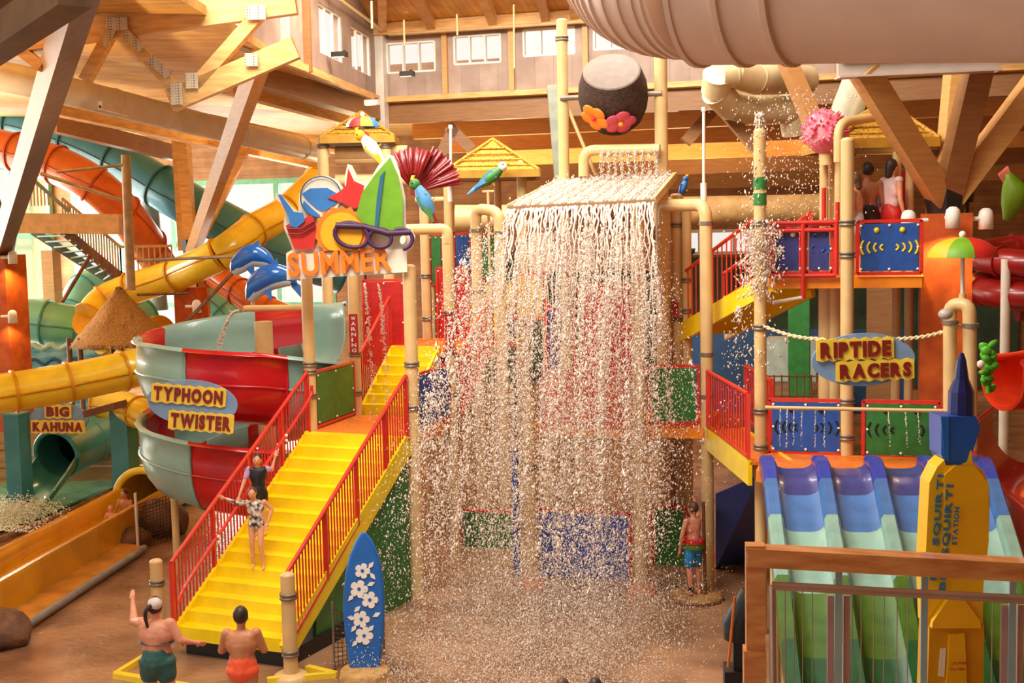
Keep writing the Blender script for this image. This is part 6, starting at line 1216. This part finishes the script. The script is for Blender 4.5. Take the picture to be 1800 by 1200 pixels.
# ------------------------------------------------------------------ people
def cap(mb, a, b, ra, rb, n=10):
    a, b = Vector(a), Vector(b); k = 5; pts = [a.lerp(b, i/k) for i in range(k+1)]; mb.tube(pts, [ra+(rb-ra)*i/k for i in range(k+1)], n); mb.blob(a, ra*1.0, None, n, 6); mb.blob(b, rb*1.0, None, n, 6)
def person(label, foot, H, face, skin, hair, joints=None, clothes=(), voxel=.013, hairstyle='short', build=1.0, group='bathers', cap_m=None, head_turn=None, arms=True):
    """face: direction the person looks; joints in units of H, x to the person's right, y forward, z up"""
    f = Vector(face).normalized(); rt = f.cross(ZUP).normalized(); foot = Vector(foot)
    J = dict(pelvis=(0, 0, .53), waist=(0, 0, .61), chest=(0, 0, .725), neck=(0, 0, .83), head=(0, .012, .915),
             sr=(.105, 0, .80), er=(.135, -.01, .635), wr=(.145, .03, .49), sl=(-.105, 0, .80), el=(-.135, -.01, .635), wl=(-.145, .03, .49),
             hr=(.052, 0, .51), kr=(.056, .012, .285), ar=(.056, -.012, .045), hl=(-.052, 0, .51), kl=(-.056, .012, .285), al=(-.056, -.012, .045))
    J.update(joints or {})
    def W(p): return foot + (rt*p[0]+f*p[1]+ZUP*p[2])*H
    P = {k: W(v) for k, v in J.items()}; R = Matrix((rt, f, ZUP)).transposed()
    root = thing('person', label, 'person', foot, group); b = build; mb = MB()
    def bl(m_, c, r): m_.blob(c, (r[0]*H, r[1]*H, r[2]*H), R, 14, 10)
    def torso(m_, k=1.0, lo=True):
        bl(m_, P['chest'], (.098*b*k, .064*b*k, .105*k)); bl(m_, P['waist'], (.080*b*k, .057*b*k, .085*k))
        bl(m_, P['chest'].lerp(P['neck'], .45), (.105*b*k, .052*b*k, .05*k))
        if lo: bl(m_, P['pelvis'], (.094*b*k, .068*b*k, .07*k))
        cap(m_, P['pelvis'], P['waist'], .07*H*b*k, .065*H*b*k); cap(m_, P['waist'], P['chest'], .065*H*b*k, .07*H*b*k)
    torso(mb)
    cap(mb, P['chest'].lerp(P['neck'], .7), P['head'], .032*H, .029*H)
    hd = P['head']; bl(mb, hd, (.047, .058, .068)); bl(mb, hd+f*H*.016-ZUP*H*.03, (.036, .04, .038))
    bl(mb, hd+f*H*.060-ZUP*H*.006, (.009, .014, .015))
    for s in (-1, 1): bl(mb, hd+rt*H*.047*s-ZUP*H*.005, (.007, .012, .018))
    for sd in ('r', 'l'):
        sg_ = 1 if sd == 'r' else -1
        cap(mb, P['chest'].lerp(P['neck'], .4)+rt*sg_*H*.05, P['s'+sd], .035*H*b, .031*H*b); cap(mb, P['s'+sd], P['e'+sd], .031*H*b, .023*H*b); cap(mb, P['e'+sd], P['w'+sd], .024*H*b, .015*H)
        hdn = (P['w'+sd]-P['e'+sd]).normalized(); pn = hdn.cross(f); pn = pn.normalized() if pn.length > .1 else rt
        cap(mb, P['w'+sd], P['w'+sd]+hdn*H*.03, .015*H, .019*H)
        kn = P['w'+sd]+hdn*H*.045
        for j, (o_, L2) in enumerate(((-.018, .036), (-.006, .044), (.006, .042), (.017, .033))):
            k1 = kn+pn*H*o_; k2 = k1+hdn*H*L2*.55; k3 = k2+(hdn*.8+f*.35).normalized()*H*L2*.5; cap(mb, k1-hdn*H*.012, k2, max(.0062*H, voxel*.75), max(.0056*H, voxel*.72), 6); cap(mb, k2, k3, max(.0056*H, voxel*.72), max(.005*H, voxel*.7), 6)
        tb0 = P['w'+sd]+hdn*H*.018+pn*H*.016*(-sg_); cap(mb, tb0, tb0+(hdn*.6-pn*sg_*.7+f*.3).normalized()*H*.03, max(.0075*H, voxel*.8), max(.006*H, voxel*.72), 6)
        cap(mb, P['h'+sd], P['k'+sd], .050*H*b, .034*H*b); cap(mb, P['k'+sd], P['k'+sd].lerp(P['a'+sd], .35)-f*H*.008, .033*H*b, .032*H*b); cap(mb, P['k'+sd].lerp(P['a'+sd], .35)-f*H*.008, P['a'+sd], .032*H*b, .019*H)
        ft = P['a'+sd]-ZUP*H*.022; cap(mb, ft-f*H*.014, ft+f*H*.05-ZUP*H*.004, .02*H, .019*H); cap(mb, ft+f*H*.05-ZUP*H*.004, ft+f*H*.085-ZUP*H*.008, .019*H, .012*H)
    body = put(mb, 'body', skin, root)
    def rem(o, vx=voxel):
        md = o.modifiers.new('skin', 'REMESH'); md.mode = 'VOXEL'; md.voxel_size = vx; md.use_smooth_shade = True
        ms = o.modifiers.new('soft', 'SMOOTH'); ms.factor = .5; ms.iterations = 3
    rem(body)
    # face
    for s in (-1, 1): put(MB().blob(hd+f*H*.0535+rt*H*.018*s+ZUP*H*.006, (.006*H, .004*H, .004*H), R, 8, 6), 'eye', M_BLACK, root)
    put(MB().blob(hd+f*H*.054-ZUP*H*.036, (.014*H, .005*H, .004*H), R, 8, 6), 'mouth', mat('lip_colour', (170, 84, 76), .5), root)
    # hair
    hb = MB(); bl(hb, hd+ZUP*H*.014-f*H*.012, (.054, .058, .066))
    if hairstyle in ('long', 'bob'): cap(hb, hd-f*H*.03, hd-f*H*.04-ZUP*H*(.10 if hairstyle == 'long' else .06), .045*H, .036*H)
    hr_o = put(hb, 'hair', hair, root)
    if hairstyle == 'pony': put(MB().tube(bez([hd-f*H*.06+ZUP*H*.03, hd-f*H*.09-rt*H*.03, hd-f*H*.085-ZUP*H*.06-rt*H*.04, hd-f*H*.075-ZUP*H*.13-rt*H*.03], 5), [.016*H]*8+[.014*H]*4+[.011*H]*3+[.006*H], 8), 'ponytail', hair, hr_o)
    if hairstyle == 'bun': put(MB().blob(hd-f*H*.07+ZUP*H*.02, .024*H, None, 10, 8), 'hair_bun', hair, hr_o)
    if cap_m: put(MB().blob(hd+ZUP*H*.03-f*H*.03+rt*H*.01, (.052*H, .046*H, .046*H), R, 14, 10), 'visor_cap', cap_m, root)
    for (kind, m, lb) in clothes:
        cb_ = MB()
        if kind == 'shorts' or kind == 'longshorts':
            bl(cb_, P['pelvis'], (.103*b, .077*b, .066)); cap(cb_, P['pelvis']-ZUP*.01*H, P['pelvis']+ZUP*H*.035, .085*H*b, .082*H*b)
            fr = .34 if kind == 'shorts' else .78
            for sd in 'rl': cap(cb_, P['h'+sd], P['h'+sd].lerp(P['k'+sd], fr), .060*H*b, .056*H*b)
        elif kind == 'suit':
            torso(cb_, 1.07)
            for sd in 'rl': cap(cb_, P['chest'].lerp(P['neck'], .3), P['chest'].lerp(P['neck'], .72).lerp(P['s'+sd], .45), .04*H, .03*H)
        elif kind == 'lowsuit':
            bl(cb_, P['pelvis'], (.10*b, .075*b, .08)); bl(cb_, P['pelvis'].lerp(P['waist'], .6), (.088*b, .065*b, .085)); cap(cb_, P['pelvis'], P['waist'], .078*H*b, .072*H*b)
        elif kind == 'shirt':
            torso(cb_, 1.08, False)
            for sd in 'rl': cap(cb_, P['chest'].lerp(P['neck'], .45), P['s'+sd], .04*H*b, .039*H*b)
        elif kind == 'sleeves':
            o = MB(); cap(o, P['sr'], P['sr'].lerp(P['er'], .55), .040*H*b, .036*H*b); rem(put(o, 'sleeve', m, root, label=lb))
            cap(cb_, P['sl'], P['sl'].lerp(P['el'], .55), .040*H*b, .036*H*b)
        elif kind == 'sleeve_full':
            cap(cb_, P['sr'], P['er'], .037*H*b, .029*H*b); cap(cb_, P['er'], P['er'].lerp(P['wr'], .85), .029*H*b, .021*H)
        elif kind == 'band':
            bl(cb_, P['chest']-ZUP*H*.06, (.099*b, .070*b, .012))
        o = put(cb_, {'shorts': 'shorts', 'longshorts': 'swim_shorts', 'suit': 'swimsuit', 'lowsuit': 'swimsuit', 'shirt': 'swim_shirt', 'sleeves': 'sleeve', 'sleeve_full': 'sleeve', 'band': 'bikini_band'}[kind], m, root, label=lb); rem(o)
    return root, P, rt, f
SK1 = mat('skin_rosy', (224, 150, 118), .5, .06, scale=10); SK2 = mat('skin_fair', (228, 164, 124), .5, .06, scale=10); SK3 = mat('skin_tan', (200, 132, 90), .5, .06, scale=10); SK4 = mat('skin_brown', (160, 100, 66), .5, .06, scale=10)
HR1 = mat('dark_brown_hair', (60, 38, 28), .5, .3, scale=60, stretch=(1, 1, .2)); HR2 = mat('brown_hair', (104, 70, 44), .5, .3, scale=60, stretch=(1, 1, .2)); HR3 = mat('black_hair', (32, 24, 22), .5, .3, scale=60)
BWP = mat('black_white_print', (240, 222, 208), .5, col2=(36, 30, 32), scale=16, detail=1); BLKS = mat('black_swim_fabric', (26, 24, 30), .5, .2)
# woman with the teal shorts, seen from behind
w0 = GG(283, 1288, 0); Hw = zat(w0.x, w0.y, 1046)
person('woman with dark ponytail and dark teal shorts pointing beside the stair foot', w0, Hw, HF+R0*.15, SK1, HR1, dict(
    el=(-.20, .08, .78), wl=(-.26, .2, .90), er=(.175, .0, .68), wr=(.25, .08, .64), kr=(.075, .012, .285), ar=(.085, -.012, .045), kl=(-.075, .012, .285), al=(-.085, -.012, .045)),
    [('shorts', mat('dark_teal_shorts', (42, 92, 88), .5, .1), None), ('band', mat('teal_bikini', (60, 70, 72), .5), None)], hairstyle='pony', build=1.34, cap_m=mat('white_cap', (222, 204, 196), .5))
c0 = GG(432, 1305, 0); Hc = zat(c0.x, c0.y, 1063)
person('child with cropped dark hair and bright orange swimsuit facing the yellow stair', c0, Hc, HF, SK3, HR1, dict(el=(-.15, .03, .665), wl=(-.05, .13, .70), er=(.15, .03, .665), wr=(.05, .13, .70)),
    [('lowsuit', mat('neon_orange_swimsuit', (252, 96, 56), .5, .05), None)], build=1.2)
def on_stair(u, v):
    best = None
    for i in range(0, 301):
        for j in range(0, 41):
            p = SB+(ST-SB)*(i/300)+wdir*(SW*j/40); q = PX(p); e = (q[0]-u)**2+(q[1]-v)**2
            if best is None or e < best[0]: best = (e, p, i/300)
    n = 15; k = int(best[2]*n); p = best[1].copy(); p.z = SB.z+(ST.z-SB.z)*(k+1)/n+.015; return p
g0 = on_stair(453, 1010); Hg = max(1.25, zat(g0.x, g0.y, 853)-g0.z)
person('girl in black and white swimsuit walking down the yellow stair', g0, Hg, -HF*.95+R0*.1, SK2, HR2, dict(
    er=(.20, .05, .80), wr=(.34, .10, .88), el=(-.19, -.02, .70), wl=(-.14, .05, .55), head=(.03, .03, .915), neck=(.015, 0, .83), kl=(-.05, .07, .29), al=(-.075, .06, .045)),
    [('suit', BWP, None), ('sleeve_full', BWP, 'patterned long sleeve')], hairstyle='bob')
h0 = on_stair(447, 968); h0 = h0+Vector((-.02, .25, 0)); h0.z = SB.z+(ST.z-SB.z)*(int((h0.y-SB.y)/(ST.y-SB.y)*15)+1)/15+.015; Hh = max(1.3, zat(h0.x, h0.y, 795)-h0.z)
person('girl in black swim shirt behind the girl in the patterned swimsuit', h0, Hh, -HF+R0*.1, SK2, HR1, dict(er=(.17, .04, .64), wr=(.22, .10, .50), el=(-.16, -.02, .78), wl=(-.20, -.06, .92)),
    [('shirt', BLKS, None), ('shorts', BLKS, None), ('sleeves', mat('lilac_sleeve', (190, 150, 196), .5, .1), 'lilac short sleeve')], hairstyle='bob')
b0 = GG(1220, 1044, .13); Hb = zat(b0.x, b0.y, 880)-.13
_, Pb, brt, bf = person('boy in red, green and blue swim shorts gripping a pole at the water edge', b0, Hb, HF*.7-R0*.5, SK1, HR2, dict(er=(.17, .10, .80), wr=(.19, .17, .92), el=(-.15, .02, .64), wl=(-.15, .05, .49)),
    [('longshorts', mat('sky_blue_swim_shorts', (40, 140, 210), .5, .1), None)])
boy = bpy.data.objects[[o.name for o in bpy.data.objects if o.name.startswith('person')][-1]]
for i, (dz, m) in enumerate(((.045, M_SR), (-.002, mat('olive_green_fabric', (90, 120, 30), .5)))):
    c_ = Pb['pelvis']+ZUP*Hb*dz; put(MB().tube([c_-ZUP*Hb*.028, c_+ZUP*Hb*.028], Hb*.112, 18), 'waist_band', m, boy)
put(MB().tube([Pb['al']+ZUP*.01, Pb['al']+ZUP*.07], .05, 12), 'ankle_band', M_BLACK, boy)
# bathers on the high platform
for (u, vt, y, face, sk_, hr_, cl, st_, lb) in (
        (1525, 284, 21.3, HF, SK4, HR3, [('longshorts', BLKS, None)], 'short', 'bare-backed man in black shorts on the high platform'),
        (1504, 303, 20.9, HF*.6-R0, SK3, HR2, [('suit', mat('floral_top', (206, 150, 110), .5, .2, scale=20), None), ('shorts', mat('pale_shorts', (190, 196, 190), .5), None)], 'bob', 'child in pale shorts beside the bare-backed man'),
        (1566, 278, 21.4, HF*.4+R0, SK2, HR1, [('shirt', mat('pale_pink_shirt', (236, 200, 196), .5), None), ('shorts', M_SR, 'red shorts')], 'bob', 'girl in pale shirt and red shorts beside the red slide hood')):
    x = YY(u, 380, y).x; Hh_ = zat(x, y, vt)-UZ; person(lb, (x, y, UZ+.01), max(1.2, Hh_), face, sk_, hr_, None, cl, .018, st_)
hd_ = thing('slide_hood', 'red slide hood and bucket seat behind the blue panel on the high platform', 'slide entrance', YY(1580, 392, 21.9))
put(MB().prism([YY(1578, 300, 21.9), YY(1592, 300, 21.9), YY(1612, 392, 21.9), YY(1586, 392, 21.9)], (0, .5, 0)), 'hood_wall', M_REDSL, hd_); put(MB().lathe([(0, -.2), (.24, -.2), (.38, .12), (.34, .12), (.2, -.12), (0, -.12)], YY(1556, 376, 21.75), 16), 'seat_bowl', mat('scarlet_bowl', (216, 44, 24), .3, coat=.4), hd_); put(MB().box(YY(1544, 360, 22.2), (.35, .1, .5)), 'blue_pad', M_BLUE, hd_)
# riders in the yellow run-out flume
for (s, hr_, sk_, lb) in ((1.0, HR1, SK3, 'dark-haired rider sitting behind in the yellow run-out flume'), (1.75, mat('blond_hair', (206, 166, 112), .5, .2), SK1, 'small fair child sitting in front in the yellow run-out flume')):
    ft = fpt(s, 0, .22); Hs = 1.35 if s < 1.5 else 1.0
    person(lb, ft-ZUP*(.46*Hs), Hs, fd-R0*.2, sk_, hr_, dict(kr=(.07, .22, .56), ar=(.07, .42, .50), kl=(-.07, .22, .56), al=(-.07, .42, .50), er=(.15, .05, .64), wr=(.17, .2, .58), el=(-.15, .05, .64), wl=(-.17, .2, .58)), [('shorts', M_BLUE if s < 1.5 else M_SR, None)], .018)
# two people just below the frame
for (u, lb, hr_) in ((988, 'brown-haired person at the bottom edge, left of two', HR2), (1046, 'person with dark tied hair at the bottom edge, right of two', HR1)):
    p = DD(u, 1195, 13.5); person(lb, (p.x, p.y, 0), zat(p.x, p.y, 1189), HF, SK2, hr_, None, [('shorts', M_BLUE, None)], .016, 'bun' if u > 1000 else 'short')
